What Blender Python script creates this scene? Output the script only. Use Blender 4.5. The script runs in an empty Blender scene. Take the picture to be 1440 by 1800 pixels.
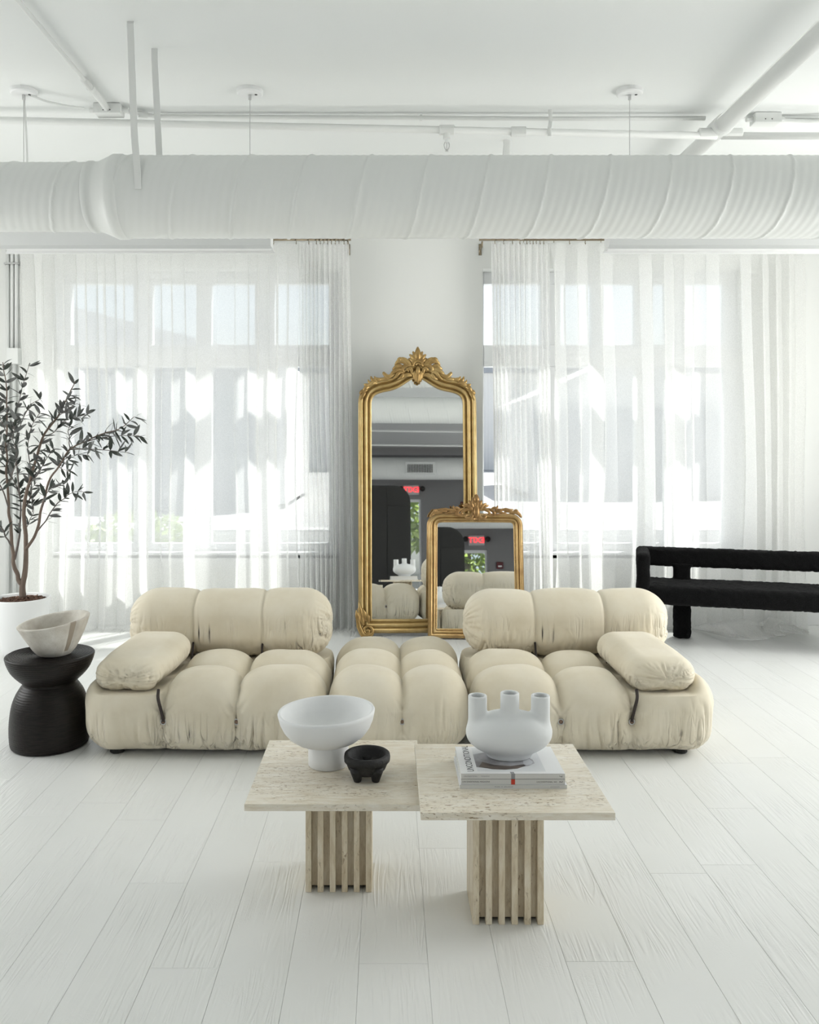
import bpy, bmesh, math, random
import numpy as np
from mathutils import Vector, Matrix
random.seed(7); np.random.seed(7)
PI = math.pi
SC = bpy.context.scene
COL = SC.collection

# ------------------------------------------------------------------ camera
F = 1480.0; CX = 680.0; CY = 775.0; CAMZ = 1.5       # focal length and vanishing point in 1440x1800 pixels
cam_d = bpy.data.cameras.new('camera'); cam = bpy.data.objects.new('camera', cam_d); COL.objects.link(cam)
cam.location = (0, 0, CAMZ); cam.rotation_euler = (PI/2, 0, 0)
cam_d.sensor_width = 36.0; cam_d.lens = F/1800*36.0
cam_d.shift_x = (720-CX)/1800; cam_d.shift_y = -(900-CY)/1800
cam_d.clip_start = 0.05; cam_d.clip_end = 300
SC.camera = cam
# ------------------------------------------------------------------ world, sun, window portals, added fill lights, exposure
SC.view_settings.view_transform = 'Standard'; SC.view_settings.look = 'None'
SC.view_settings.gamma = 1.0; SC.view_settings.use_curve_mapping = False
SC.view_settings.exposure = 0.98
W = bpy.data.worlds.new('sky'); SC.world = W; W.use_nodes = True
wn = W.node_tree; wn.nodes.clear()
wo = wn.nodes.new('ShaderNodeOutputWorld'); wb = wn.nodes.new('ShaderNodeBackground'); ws = wn.nodes.new('ShaderNodeTexSky')
ws.sky_type = 'NISHITA'; ws.sun_disc = False; ws.sun_elevation = math.radians(52); ws.sun_rotation = math.radians(20)
ws.air_density = 1.0; ws.dust_density = 2.0; ws.ozone_density = 1.0
wb.inputs['Strength'].default_value = 0.095
whs = wn.nodes.new('ShaderNodeHueSaturation'); whs.inputs['Saturation'].default_value = .62
wn.links.new(ws.outputs[0], whs.inputs['Color']); wn.links.new(whs.outputs[0], wb.inputs[0]); wn.links.new(wb.outputs[0], wo.inputs[0])
sun_d = bpy.data.lights.new('sun', 'SUN'); sun = bpy.data.objects.new('sun', sun_d); COL.objects.link(sun)
sun_d.energy = 5.0; sun_d.angle = math.radians(1.6); sun_d.color = (1.0, .97, .92)
sdir = Vector((-.40, -.46, -1.0)).normalized()      # the sun shines in through the curtained windows
sun.rotation_euler = sdir.to_track_quat('-Z', 'Y').to_euler()
def area(name, loc, direction, sx, sy, power, color=(1, 1, 1), portal=False):
    d = bpy.data.lights.new(name, 'AREA'); o = bpy.data.objects.new(name, d); COL.objects.link(o)
    d.shape = 'RECTANGLE'; d.size = sx; d.size_y = sy; d.energy = power; d.color = color
    o.location = loc; o.rotation_euler = Vector(direction).to_track_quat('-Z', 'Z').to_euler()
    if portal: d.cycles.is_portal = True
    return o
FILL_TINT = (.995, .99, .955)
for yy, pl, pr in ((-4.6, 14, 13), (-.6, 15, 12), (4.4, 45, 66)):  # added fill lights out of view, placed and weighted to brighten the room
    area('fill_light_left', (-4.33, yy, 1.75), (1, 0, 0), 2.2, 2.3, pl, FILL_TINT)
    area('fill_light_right', (4.33, yy, 1.75), (-1, 0, 0), 2.2, 2.3, pr, FILL_TINT)
area('portal_window', (-1.55, 7.02, 1.73), (0, -1, 0), 2.34, 2.33, 1, portal=True)
area('portal_window', (1.84, 7.02, 1.73), (0, -1, 0), 2.12, 2.33, 1, portal=True)
SC.cycles.max_bounces = 7; SC.cycles.diffuse_bounces = 4; SC.cycles.transparent_max_bounces = 12
SC.cycles.use_adaptive_sampling = True; SC.cycles.adaptive_threshold = .1
SC.cycles.glossy_bounces = 4; SC.cycles.transmission_bounces = 6
SC.cycles.caustics_reflective = False; SC.cycles.caustics_refractive = False
SC.cycles.use_denoising = True
SC.cycles.sample_clamp_indirect = 8.0

# ------------------------------------------------------------------ helpers
def px(x, y, d):      # a point measured in the photo at distance d, in metres
    return Vector(((x-CX)*d/F, d, CAMZ-(y-CY)*d/F))

def mat(name, color=(.8, .8, .8), rough=.5, metal=0.0, **kw):
    m = bpy.data.materials.new(name); m.use_nodes = True
    b = m.node_tree.nodes['Principled BSDF']
    b.inputs['Base Color'].default_value = (*color, 1); b.inputs['Roughness'].default_value = rough
    b.inputs['Metallic'].default_value = metal
    for k, v in kw.items():
        b.inputs[k.replace('_', ' ')].default_value = v
    return m
def N(m, t, **kw):
    n = m.node_tree.nodes.new(t)
    for k, v in kw.items(): setattr(n, k, v)
    return n
def L(m, a, b): m.node_tree.links.new(a, b)
def BS(m): return m.node_tree.nodes['Principled BSDF']
def coords(m, scale=(1, 1, 1), rand=0.0):
    tc = N(m, 'ShaderNodeTexCoord'); mp = N(m, 'ShaderNodeMapping'); mp.inputs['Scale'].default_value = scale
    L(m, tc.outputs['Object'], mp.inputs[0])
    if rand:
        oi = N(m, 'ShaderNodeObjectInfo'); mu = N(m, 'ShaderNodeMath', operation='MULTIPLY'); mu.inputs[1].default_value = rand
        L(m, oi.outputs['Random'], mu.inputs[0]); L(m, mu.outputs[0], mp.inputs['Location'])
    return mp.outputs[0]
def noise(m, vec, scale, detail=4, rough=.5, dist=0.0):
    n = N(m, 'ShaderNodeTexNoise'); n.inputs['Scale'].default_value = scale; n.inputs['Detail'].default_value = detail
    n.inputs['Roughness'].default_value = rough; n.inputs['Distortion'].default_value = dist
    L(m, vec, n.inputs['Vector']); return n.outputs['Fac']
def ramp(m, fac, stops):
    r = N(m, 'ShaderNodeValToRGB'); e = r.color_ramp.elements
    while len(e) < len(stops): e.new(.5)
    for el, (p, c) in zip(e, stops): el.position = p; el.color = (*c, 1) if len(c) == 3 else c
    L(m, fac, r.inputs[0]); return r.outputs[0]
def bump(m, height, strength=.3, dist=.01, prev=None):
    b = N(m, 'ShaderNodeBump'); b.inputs['Strength'].default_value = strength; b.inputs['Distance'].default_value = dist
    L(m, height, b.inputs['Height'])
    if prev is not None: L(m, prev, b.inputs['Normal'])
    L(m, b.outputs[0], BS(m).inputs['Normal']); return b.outputs[0]

# --- materials
def paint(name, color, rough=.6, bs=.08, sc=60):
    m = mat(name, color, rough); v = coords(m); bump(m, noise(m, v, sc, 3), bs, .002); return m
M = {}
M['wall'] = paint('wall_paint', (.80, .81, .79), .7)
M['ceil'] = paint('ceiling_paint', (.84, .86, .85), .75, .12, 90)
M['duct'] = paint('duct_paint', (.78, .80, .785), .42, .06, 25)
M['pipe'] = paint('pipe_paint', (.80, .815, .80), .45, .05, 80)
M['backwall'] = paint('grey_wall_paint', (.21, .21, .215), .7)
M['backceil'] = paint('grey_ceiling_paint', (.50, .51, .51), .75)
M['white'] = paint('white_enamel', (.83, .84, .84), .35, .02)
M['frame'] = paint('window_frame_paint', (.80, .81, .82), .45, .03)
M['dark'] = mat('dark_gap', (.02, .02, .02), .6)
M['brass'] = mat('rod_metal', (.30, .25, .18), .35, 1.0)
M['steel'] = mat('steel', (.6, .6, .6), .3, 1.0)
M['ring'] = mat('bronze_ring', (.22, .15, .11), .35, .8)

def make_floor_mat():
    m = mat('white_plank', (.82, .83, .815), .33)
    v = coords(m, (1, 1, 1), 37.0)
    mp = N(m, 'ShaderNodeMapping'); mp.inputs['Scale'].default_value = (26, 2.0, 8); L(m, v, mp.inputs[0])
    n1 = noise(m, mp.outputs[0], 1.0, 2, .5, .6)
    w = N(m, 'ShaderNodeMath', operation='MULTIPLY'); w.inputs[1].default_value = 34; L(m, n1, w.inputs[0])
    s = N(m, 'ShaderNodeMath', operation='SINE'); L(m, w.outputs[0], s.inputs[0])
    # the grain shows only in patches
    pm = noise(m, v, 3.2, 2)
    pr = ramp(m, pm, [(.42, (0, 0, 0)), (.62, (1, 1, 1))])
    mu = N(m, 'ShaderNodeMath', operation='MULTIPLY'); L(m, s.outputs[0], mu.inputs[0]); L(m, pr, mu.inputs[1])
    vo = N(m, 'ShaderNodeTexVoronoi', feature='DISTANCE_TO_EDGE'); vo.inputs['Scale'].default_value = 70; L(m, v, vo.inputs['Vector'])
    vr = ramp(m, vo.outputs[0], [(0, (0, 0, 0)), (.08, (1, 1, 1))])
    pm2 = ramp(m, noise(m, v, 5.0, 2), [(.55, (1, 1, 1)), (.66, (0, 0, 0))])
    mx = N(m, 'ShaderNodeMath', operation='MAXIMUM'); L(m, vr, mx.inputs[0]); L(m, pm2, mx.inputs[1])
    ad = N(m, 'ShaderNodeMath', operation='MULTIPLY_ADD'); ad.inputs[1].default_value = .42; L(m, mx.outputs[0], ad.inputs[0]); L(m, mu.outputs[0], ad.inputs[2])
    bump(m, ad.outputs[0], .42, .0016)
    c = ramp(m, noise(m, v, 1.3, 3), [(.3, (.80, .81, .79)), (.7, (.84, .85, .835))]); L(m, c, BS(m).inputs['Base Color'])
    return m
M['floor'] = make_floor_mat()

def make_fabric(name, z_top, z_foot):
    m = mat(name, (.80, .745, .63), .88); b = BS(m)
    b.inputs['Sheen Weight'].default_value = .22; b.inputs['Sheen Roughness'].default_value = .4
    v = coords(m)
    c = ramp(m, noise(m, v, 5, 5, .6), [(.3, (.715, .64, .49)), (.5, (.765, .695, .55)), (.75, (.805, .745, .615))])
    L(m, c, b.inputs['Base Color'])
    b1 = bump(m, noise(m, v, 30, 5, .6), .10, .004)
    b2 = bump(m, noise(m, v, 700, 2), .12, .0008, b1)
    # gathered pleats near the foot of the cover: thin sharp furrows running up the cloth
    sp = N(m, 'ShaderNodeSeparateXYZ'); L(m, v, sp.inputs[0])
    mr = N(m, 'ShaderNodeMapRange'); mr.interpolation_type = 'SMOOTHSTEP'; mr.inputs['From Min'].default_value = z_top; mr.inputs['From Max'].default_value = z_foot; L(m, sp.outputs['Z'], mr.inputs['Value'])
    pt = ramp(m, noise(m, v, 5.5, 1), [(.44, (0, 0, 0)), (.58, (1, 1, 1))])
    mk = N(m, 'ShaderNodeMath', operation='MULTIPLY'); L(m, mr.outputs[0], mk.inputs[0]); L(m, pt, mk.inputs[1])
    prev = b2
    for sc, st in (((15, 15, 2.2), 1.0), ((27, 27, 3.5), .7)):
        n1 = noise(m, coords(m, sc), 1.0, 1, .4, .25)
        ab = N(m, 'ShaderNodeMath', operation='SUBTRACT'); ab.inputs[1].default_value = .5; L(m, n1, ab.inputs[0])
        a2 = N(m, 'ShaderNodeMath', operation='ABSOLUTE'); L(m, ab.outputs[0], a2.inputs[0])
        fr = ramp(m, a2.outputs[0], [(0, (0, 0, 0)), (.05, (.75, .75, .75)), (.11, (1, 1, 1))])
        iv = N(m, 'ShaderNodeMath', operation='SUBTRACT'); iv.inputs[0].default_value = 1; L(m, fr, iv.inputs[1])
        mm = N(m, 'ShaderNodeMath', operation='MULTIPLY'); L(m, iv.outputs[0], mm.inputs[0]); L(m, mk.outputs[0], mm.inputs[1])
        i2 = N(m, 'ShaderNodeMath', operation='SUBTRACT'); i2.inputs[0].default_value = 1; L(m, mm.outputs[0], i2.inputs[1])
        prev = bump(m, i2.outputs[0], st, .0085, prev)
    return m
M['velvet'] = make_fabric('cream_velvet', .27, .10); M['velvet_cushion'] = make_fabric('cream_velvet_cushion', .10, -.06); M['velvet_arm'] = make_fabric('cream_velvet_arm', .035, -.02)
M['boucle'] = mat('black_boucle', (.012, .012, .013), .95)
_b = BS(M['boucle']); _b.inputs['Sheen Weight'].default_value = .03; _b.inputs['Specular IOR Level'].default_value = .15
_v = coords(M['boucle']); bump(M['boucle'], noise(M['boucle'], _v, 160, 3, .7), 1.0, .006)
L(M['boucle'], ramp(M['boucle'], noise(M['boucle'], _v, 130, 3, .7), [(.4, (.0012, .0012, .0014)), (.75, (.007, .007, .0075))]), _b.inputs['Base Color'])

def make_travertine(vert):
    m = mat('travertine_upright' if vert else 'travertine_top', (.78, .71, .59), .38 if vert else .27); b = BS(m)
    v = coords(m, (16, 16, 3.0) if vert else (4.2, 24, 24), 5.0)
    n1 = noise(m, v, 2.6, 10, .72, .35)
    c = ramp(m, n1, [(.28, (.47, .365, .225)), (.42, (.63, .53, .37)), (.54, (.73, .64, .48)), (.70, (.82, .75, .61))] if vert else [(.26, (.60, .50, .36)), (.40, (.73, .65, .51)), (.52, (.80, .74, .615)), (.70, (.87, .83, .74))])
    v2 = coords(m, (70, 70, 26) if vert else (32, 105, 105), 3.0)
    p = noise(m, v2, 1.6, 3, .6, .5)
    pit = ramp(m, p, [(.585, (0, 0, 0)), (.65, (1, 1, 1))])
    v3 = coords(m, (5, 5, 2) if vert else (2, 6, 6), 2.0)
    pm = ramp(m, noise(m, v3, 1.5, 2), [(.42, (0, 0, 0)), (.6, (1, 1, 1))])
    mu = N(m, 'ShaderNodeMath', operation='MULTIPLY'); L(m, pit, mu.inputs[0]); L(m, pm, mu.inputs[1])
    mx = N(m, 'ShaderNodeMixRGB'); mx.inputs['Color2'].default_value = (.33, .24, .15, 1)
    L(m, mu.outputs[0], mx.inputs['Fac']); L(m, c, mx.inputs['Color1']); L(m, mx.outputs[0], b.inputs['Base Color'])
    inv = N(m, 'ShaderNodeMath', operation='SUBTRACT'); inv.inputs[0].default_value = 1; L(m, mu.outputs[0], inv.inputs[1])
    bump(m, inv.outputs[0], .5, .003)
    return m
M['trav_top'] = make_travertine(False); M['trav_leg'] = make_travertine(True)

def make_gold(name, a, bcol, c):
    m = mat(name, bcol, .34, .75); v = coords(m)
    col = ramp(m, noise(m, v, 9, 4, .6), [(.22, a), (.5, bcol), (.8, c)]); L(m, col, BS(m).inputs['Base Color'])
    bump(m, noise(m, v, 60, 4), .06, .002); return m
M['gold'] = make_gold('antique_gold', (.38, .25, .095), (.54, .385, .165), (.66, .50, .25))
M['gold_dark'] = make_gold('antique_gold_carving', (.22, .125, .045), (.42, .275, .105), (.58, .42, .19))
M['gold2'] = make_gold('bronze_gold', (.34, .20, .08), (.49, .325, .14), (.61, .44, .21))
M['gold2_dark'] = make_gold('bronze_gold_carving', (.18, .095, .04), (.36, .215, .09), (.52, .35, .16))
M['mirror'] = mat('mirror_glass', (.88, .89, .89), .015, 1.0)

def make_glass():
    m = bpy.data.materials.new('window_glass'); m.use_nodes = True; nt = m.node_tree; nt.nodes.clear()
    o = nt.nodes.new('ShaderNodeOutputMaterial'); t = nt.nodes.new('ShaderNodeBsdfTransparent'); g = nt.nodes.new('ShaderNodeBsdfGlossy')
    t.inputs[0].default_value = (.95, .97, .97, 1); g.inputs['Roughness'].default_value = .02
    x = nt.nodes.new('ShaderNodeMixShader'); x.inputs[0].default_value = .06
    nt.links.new(t.outputs[0], x.inputs[1]); nt.links.new(g.outputs[0], x.inputs[2]); nt.links.new(x.outputs[0], o.inputs[0]); return m
M['glass'] = make_glass()
def make_sheer():
    m = bpy.data.materials.new('sheer_linen'); m.use_nodes = True; nt = m.node_tree; nt.nodes.clear()
    o = nt.nodes.new('ShaderNodeOutputMaterial'); t = nt.nodes.new('ShaderNodeBsdfTransparent'); d = nt.nodes.new('ShaderNodeBsdfDiffuse'); tr = nt.nodes.new('ShaderNodeBsdfTranslucent')
    d.inputs[0].default_value = (.93, .93, .92, 1); tr.inputs[0].default_value = (.95, .955, .945, 1)
    x1 = nt.nodes.new('ShaderNodeMixShader'); x1.inputs[0].default_value = .62
    x2 = nt.nodes.new('ShaderNodeMixShader')
    tc = nt.nodes.new('ShaderNodeTexCoord'); mp = nt.nodes.new('ShaderNodeMapping'); mp.inputs['Scale'].default_value = (260, 1, 260)
    nz = nt.nodes.new('ShaderNodeTexNoise'); nz.inputs['Scale'].default_value = 1; nz.inputs['Detail'].default_value = 2
    mr = nt.nodes.new('ShaderNodeMapRange'); mr.inputs['From Min'].default_value = .3; mr.inputs['From Max'].default_value = .7
    mr.inputs['To Min'].default_value = .62; mr.inputs['To Max'].default_value = .76
    nt.links.new(tc.outputs['Object'], mp.inputs[0]); nt.links.new(mp.outputs[0], nz.inputs['Vector']); nt.links.new(nz.outputs[0], mr.inputs[0])
    nt.links.new(mr.outputs[0], x2.inputs[0])
    nt.links.new(d.outputs[0], x1.inputs[1]); nt.links.new(tr.outputs[0], x1.inputs[2])
    nt.links.new(t.outputs[0], x2.inputs[1]); nt.links.new(x1.outputs[0], x2.inputs[2]); nt.links.new(x2.outputs[0], o.inputs[0]); return m
M['sheer'] = make_sheer()

# --- object plumbing
def obj(name, me, m=None, parent=None, smooth=False, loc=None, rot=None):
    if isinstance(me, bmesh.types.BMesh):
        b = me; me = bpy.data.meshes.new(name); b.to_mesh(me); b.free()
    if m is not None and not me.materials: me.materials.append(m)
    if smooth: me.polygons.foreach_set('use_smooth', [True]*len(me.polygons))
    o = bpy.data.objects.new(name, me); COL.objects.link(o)
    if parent is not None: o.parent = parent
    if loc is not None: o.location = loc
    if rot is not None: o.rotation_euler = rot
    return o
def tag(o, label, cat, group=None):
    o['label'] = label; o['category'] = cat
    if group: o['group'] = group
    return o
def thing(name, label, cat, loc=(0, 0, 0), rot=(0, 0, 0), group=None):
    o = bpy.data.objects.new(name, None); COL.objects.link(o); o.location = loc; o.rotation_euler = rot
    o.empty_display_size = .1
    return tag(o, label, cat, group)
def struct(o): o['kind'] = 'structure'; return o
def box(bm, x0, x1, y0, y1, z0, z1):
    v = [bm.verts.new(p) for p in ((x0, y0, z0), (x1, y0, z0), (x1, y1, z0), (x0, y1, z0), (x0, y0, z1), (x1, y0, z1), (x1, y1, z1), (x0, y1, z1))]
    for f in ((0, 3, 2, 1), (4, 5, 6, 7), (0, 1, 5, 4), (1, 2, 6, 5), (2, 3, 7, 6), (3, 0, 4, 7)): bm.faces.new([v[i] for i in f])
def bx(x0, x1, y0, y1, z0, z1, bev=0.0, seg=2):
    bm = bmesh.new(); box(bm, x0, x1, y0, y1, z0, z1)
    if bev: bmesh.ops.bevel(bm, geom=bm.edges[:], offset=bev, segments=seg, affect='EDGES', profile=.5)
    return bm
def from_arrays(name, V, Fc):
    me = bpy.data.meshes.new(name); me.from_pydata([tuple(map(float, p)) for p in V], [], [tuple(int(i) for i in f) for f in Fc]); me.update(); return me
def lathe(prof, seg=48, close=True):
    V = []; Fc = []
    n = len(prof)
    for r, z in prof:
        for k in range(seg):
            a = 2*PI*k/seg; V.append((r*math.cos(a), r*math.sin(a), z))
    for i in range(n-1):
        for k in range(seg):
            k2 = (k+1) % seg; Fc.append((i*seg+k, i*seg+k2, (i+1)*seg+k2, (i+1)*seg+k))
    if close:
        Fc.append(tuple(range(seg-1, -1, -1))); Fc.append(tuple((n-1)*seg+k for k in range(seg)))
    return from_arrays('lathe', V, Fc)
def tube(path, radii, seg=10, flat=1.0, up=None, cap=True):
    """swept tube through a list of points; flat < 1 squashes it along 'up'"""
    P = [Vector(p) for p in path]; n = len(P)
    if not hasattr(radii, '__len__'): radii = [radii]*n
    V = []; Fc = []; ref = Vector(up) if up is not None else None; side = None
    for i in range(n):
        t = (P[min(i+1, n-1)]-P[max(i-1, 0)]).normalized()
        if ref is not None: u = (ref-t*ref.dot(t)).normalized()
        else:
            if side is None:
                a = Vector((0, 0, 1)) if abs(t.z) < .9 else Vector((1, 0, 0)); u = (a-t*a.dot(t)).normalized()
            else: u = (side-t*side.dot(t)).normalized()
            side = u
        w = t.cross(u)
        for k in range(seg):
            a = 2*PI*k/seg; V.append(P[i]+(u*math.sin(a)*flat+w*math.cos(a))*radii[i])
    for i in range(n-1):
        for k in range(seg):
            k2 = (k+1) % seg; Fc.append((i*seg+k, i*seg+k2, (i+1)*seg+k2, (i+1)*seg+k))
    if cap: Fc.append(tuple(range(seg-1, -1, -1))); Fc.append(tuple((n-1)*seg+k for k in range(seg)))
    return V, Fc
def tmesh(name, *tubes):
    V = []; Fc = []
    for v, f in tubes:
        o = len(V); V += v; Fc += [tuple(i+o for i in q) for q in f]
    return from_arrays(name, V, Fc)
def spline(pts, n=8):
    """Catmull-Rom through points of any dimension"""
    P = [np.array(p, float) for p in pts]; P = [2*P[0]-P[1]]+P+[2*P[-1]-P[-2]]; out = []
    for i in range(1, len(P)-2):
        for k in range(n):
            t = k/n; a, b, c, d = P[i-1], P[i], P[i+1], P[i+2]
            out.append(.5*((2*b)+(-a+c)*t+(2*a-5*b+4*c-d)*t*t+(-a+3*b-3*c+d)*t**3))
    out.append(P[-2]); return out
def _h(i, j, s):
    v = np.sin(i*127.1+j*311.7+s*74.7)*43758.5453; return v-np.floor(v)
def vn(x, y, s=0):
    """2-D value noise in -1..1"""
    x = np.asarray(x, float); y = np.asarray(y, float); i = np.floor(x); j = np.floor(y); fx = x-i; fy = y-j
    fx = fx*fx*(3-2*fx); fy = fy*fy*(3-2*fy)
    a = _h(i, j, s)*(1-fx)+_h(i+1, j, s)*fx; b = _h(i, j+1, s)*(1-fx)+_h(i+1, j+1, s)*fx
    return (a*(1-fy)+b*fy)*2-1
def sstep(a, b, x): t = np.clip((x-a)/(b-a), 0, 1); return t*t*(3-2*t)
def round_box(half, rad, step):
    """dense rounded box; returns points, unit normals, quads"""
    h = np.array(half, float); r = np.minimum(np.array(rad, float), h*.999)
    n = np.maximum(4, np.ceil(2*h/step).astype(int)); V = []; Q = []; key = {}
    # surface positions with spacing measured along the rounded surface
    def lin(ax): return np.linspace(-h[ax], h[ax], n[ax]+1)
    pts = []; quads = []; off = 0
    for ax in range(3):
        b, c = [(1, 2), (2, 0), (0, 1)][ax]
        B, C = np.meshgrid(lin(b), lin(c), indexing='ij')
        for sgn in (-1, 1):
            p = np.zeros(B.shape+(3,)); p[..., b] = B; p[..., c] = C; p[..., ax] = sgn*h[ax]
            pts.append(p.reshape(-1, 3)); nb, nc = B.shape
            ii, jj = np.meshgrid(np.arange(nb-1), np.arange(nc-1), indexing='ij')
            a0 = off+ii*nc+jj; q = np.stack([a0, a0+nc, a0+nc+1, a0+1], -1).reshape(-1, 4)
            if sgn < 0: q = q[:, ::-1]
            quads.append(q); off += nb*nc
    P = np.concatenate(pts); Qd = np.concatenate(quads)
    _, idx, inv = np.unique(np.round(P*1e5).astype(np.int64), axis=0, return_index=True, return_inverse=True)
    inv = inv.reshape(-1); P = P[idx]; Qd = inv[Qd]
    q = np.clip(P, -(h-r), h-r); dd = (P-q)/r
    # even out the spacing round the edge: cube -> sphere mapping
    x2, y2, z2 = dd[:, 0]**2, dd[:, 1]**2, dd[:, 2]**2
    e = np.stack([dd[:, 0]*np.sqrt(np.maximum(0, 1-y2/2-z2/2+y2*z2/3)), dd[:, 1]*np.sqrt(np.maximum(0, 1-z2/2-x2/2+z2*x2/3)), dd[:, 2]*np.sqrt(np.maximum(0, 1-x2/2-y2/2+x2*y2/3))], -1)
    e /= np.linalg.norm(e, axis=1, keepdims=True)+1e-9
    out = q+e*r; nn = e/r; nn /= np.linalg.norm(nn, axis=1, keepdims=True)
    return out, nn, Qd

# ================================================================== THE ROOM
XL, XR, YB, YF, H = -4.2, 4.2, -7.6, 6.85, 3.5
WT = .24                                                        # wall thickness
WINS = [(-2.72, -.38, .57, 2.90), (.78, 2.90, .57, 2.90)]       # front windows: x0, x1, z0, z1
def wall_with_holes(name, a0, a1, z1, holes, place, m):
    """holes (a0,a1,z0,z1) along the wall; place(a0,a1,z0,z1) -> box extents"""
    bm = bmesh.new(); cur = a0
    for (h0, h1, q0, q1) in sorted(holes):
        box(bm, *place(cur, h0, 0, z1)); box(bm, *place(h0, h1, 0, q0)) if q0 > 0.001 else None; box(bm, *place(h0, h1, q1, z1)); cur = h1
    box(bm, *place(cur, a1, 0, z1)); return struct(obj(name, bm, m))
wall_with_holes('wall_front', XL-WT, XR+WT, H, WINS, lambda a, b, c, d: (a, b, YF, YF+WT, c, d), M['wall'])
SIDE = [(-5.7, -3.5, .6, 2.9), (-1.7, .5, .6, 2.9), (3.3, 5.5, .6, 2.9)]  # unseen side openings, set where the added fill lights stand
wall_with_holes('wall_left', YB, YF, H, SIDE, lambda a, b, c, d: (XL-WT, XL, a, b, c, d), M['wall'])
wall_with_holes('wall_right', YB, YF, H, SIDE, lambda a, b, c, d: (XR, XR+WT, a, b, c, d), M['wall'])
DOOR = (.85, 1.55, 0.0, 2.4)
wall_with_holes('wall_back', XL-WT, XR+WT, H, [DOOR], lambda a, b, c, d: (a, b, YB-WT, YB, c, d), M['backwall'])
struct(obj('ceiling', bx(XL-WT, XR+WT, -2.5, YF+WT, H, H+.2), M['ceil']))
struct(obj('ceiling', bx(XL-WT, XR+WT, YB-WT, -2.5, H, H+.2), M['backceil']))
floor = struct(obj('floor', bx(XL-WT, XR+WT, YB-WT, YF+WT, -.2, -.0155), M['white']))
struct(obj('baseboard_front', bx(XL, XR, YF-.015, YF, 0, .11, .004), M['white']))
# planks: 0.1985 m wide, 1.22 m long, staggered
PW, PLEN = .1985, 1.22
plank_cache = {}
def plank_mesh(length):
    k = round(length, 3)
    if k not in plank_cache:
        bm = bmesh.new(); g = .0003; c = .0009; w = PW/2-g; l = k/2-g; z0 = -.0155
        lo = [bm.verts.new(p) for p in ((-w, -l, z0), (w, -l, z0), (w, l, z0), (-w, l, z0))]
        md = [bm.verts.new(p) for p in ((-w, -l, -c), (w, -l, -c), (w, l, -c), (-w, l, -c))]
        hi = [bm.verts.new(p) for p in ((-w+c, -l+c, 0), (w-c, -l+c, 0), (w-c, l-c, 0), (-w+c, l-c, 0))]
        bm.faces.new(hi); bm.faces.new(lo[::-1])
        for a in range(4):
            b = (a+1) % 4; bm.faces.new((lo[a], lo[b], md[b], md[a])); bm.faces.new((md[a], md[b], hi[b], hi[a]))
        me = bpy.data.meshes.new('plank'); bm.to_mesh(me); bm.free(); me.materials.append(M['floor']); plank_cache[k] = me
    return plank_cache[k]
joint = {-5: 2.857, -4: 2.395, -6: 3.33, 4: 2.92, 2: 2.426, -1: 2.416, 0: 3.1, 1: 1.75, -2: 1.95, -3: 3.0}
for i in range(-22, 21):
    xc = .1185+PW*(i+.5); j0 = joint.get(i, 2+1.2*random.random())
    if xc-PW/2 < XL or xc+PW/2 > XR: continue
    y = j0-PLEN*2
    while y < YF-.01:
        y2 = min(y+PLEN, YF-.002)
        if y2 > 1.2: obj('plank', plank_mesh(y2-y), None, floor, loc=(xc, (y+y2)/2, 0))
        y = y2
# front windows: frame, mullions, transom, panes, sill
def window(name, x0, x1, z0, z1, splits, label, fl=.10):
    root = bpy.data.objects.new(name, None); COL.objects.link(root); root.location = ((x0+x1)/2, YF+.17, z0); struct(root)
    root['label'] = label
    ox, oy, oz = root.location
    def p(nm, a, b, c, d, t=.04, m=M['frame'], bev=.004): return obj(nm, bx(a-ox, b-ox, -t, t, c-oz, d-oz, bev), m, root)
    fw = .10
    p('frame_jamb', x0, x0+fl, z0, z1); p('frame_jamb', x1-fw, x1, z0, z1)
    p('frame_head', x0+fl, x1-fw, z1-fw, z1); p('frame_foot', x0+fl, x1-fw, z0, z0+fw*.8)
    zt0, zt1 = 2.115, 2.295
    p('transom', x0+fl, x1-fw, zt0, zt1, .05)
    xs = [x0+fl]+[v for s in splits for v in s]+[x1-fw]
    for a, b in splits: p('mullion', a, b, z0+fw*.8, zt0); p('mullion', a, b, zt1, z1-fw)
    for k in range(0, len(xs), 2):
        p('pane', xs[k], xs[k+1], zt1, z1-fw, .004, M['glass'], 0); p('pane', xs[k], xs[k+1], z0+fw*.8, zt0, .004, M['glass'], 0)
    obj('sill', bx(x0-ox, x1-ox, -.17, -.04, -.03, .02, .006), M['frame'], root)
window('window_1', *WINS[0], [(-2.10, -1.945), (-1.58, -1.455), (-1.095, -.93)], 'wide white framed window behind the left sheer curtains')
window('window_2', *WINS[1], [(1.28, 1.44), (1.70, 1.80), (2.06, 2.21), (2.31, 2.47)], 'wide white framed window behind the right sheer curtains', .025)
# added side windows, out of view: plain frames round the fill lights
def added_side_window(name, x, y0, y1, z0, z1):
    root = bpy.data.objects.new(name, None); COL.objects.link(root); root.location = (x, (y0+y1)/2, z0); struct(root)
    w = (y1-y0)/2; h = z1-z0
    for a, b, c, d in ((-w, -w+.08, 0, h), (w-.08, w, 0, h), (-w+.08, w-.08, h-.08, h), (-w+.08, w-.08, 0, .08), (-.04, .04, .08, h-.08)):
        obj('frame_bar', bx(-.03, .03, a, b, c, d), M['frame'], root)
n = 3
for y0, y1, z0, z1 in SIDE:
    added_side_window('window_%d' % n, XL-.05, y0, y1, z0, z1); added_side_window('window_%d' % (n+1), XR+.05, y0, y1, z0, z1); n += 2
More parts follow.
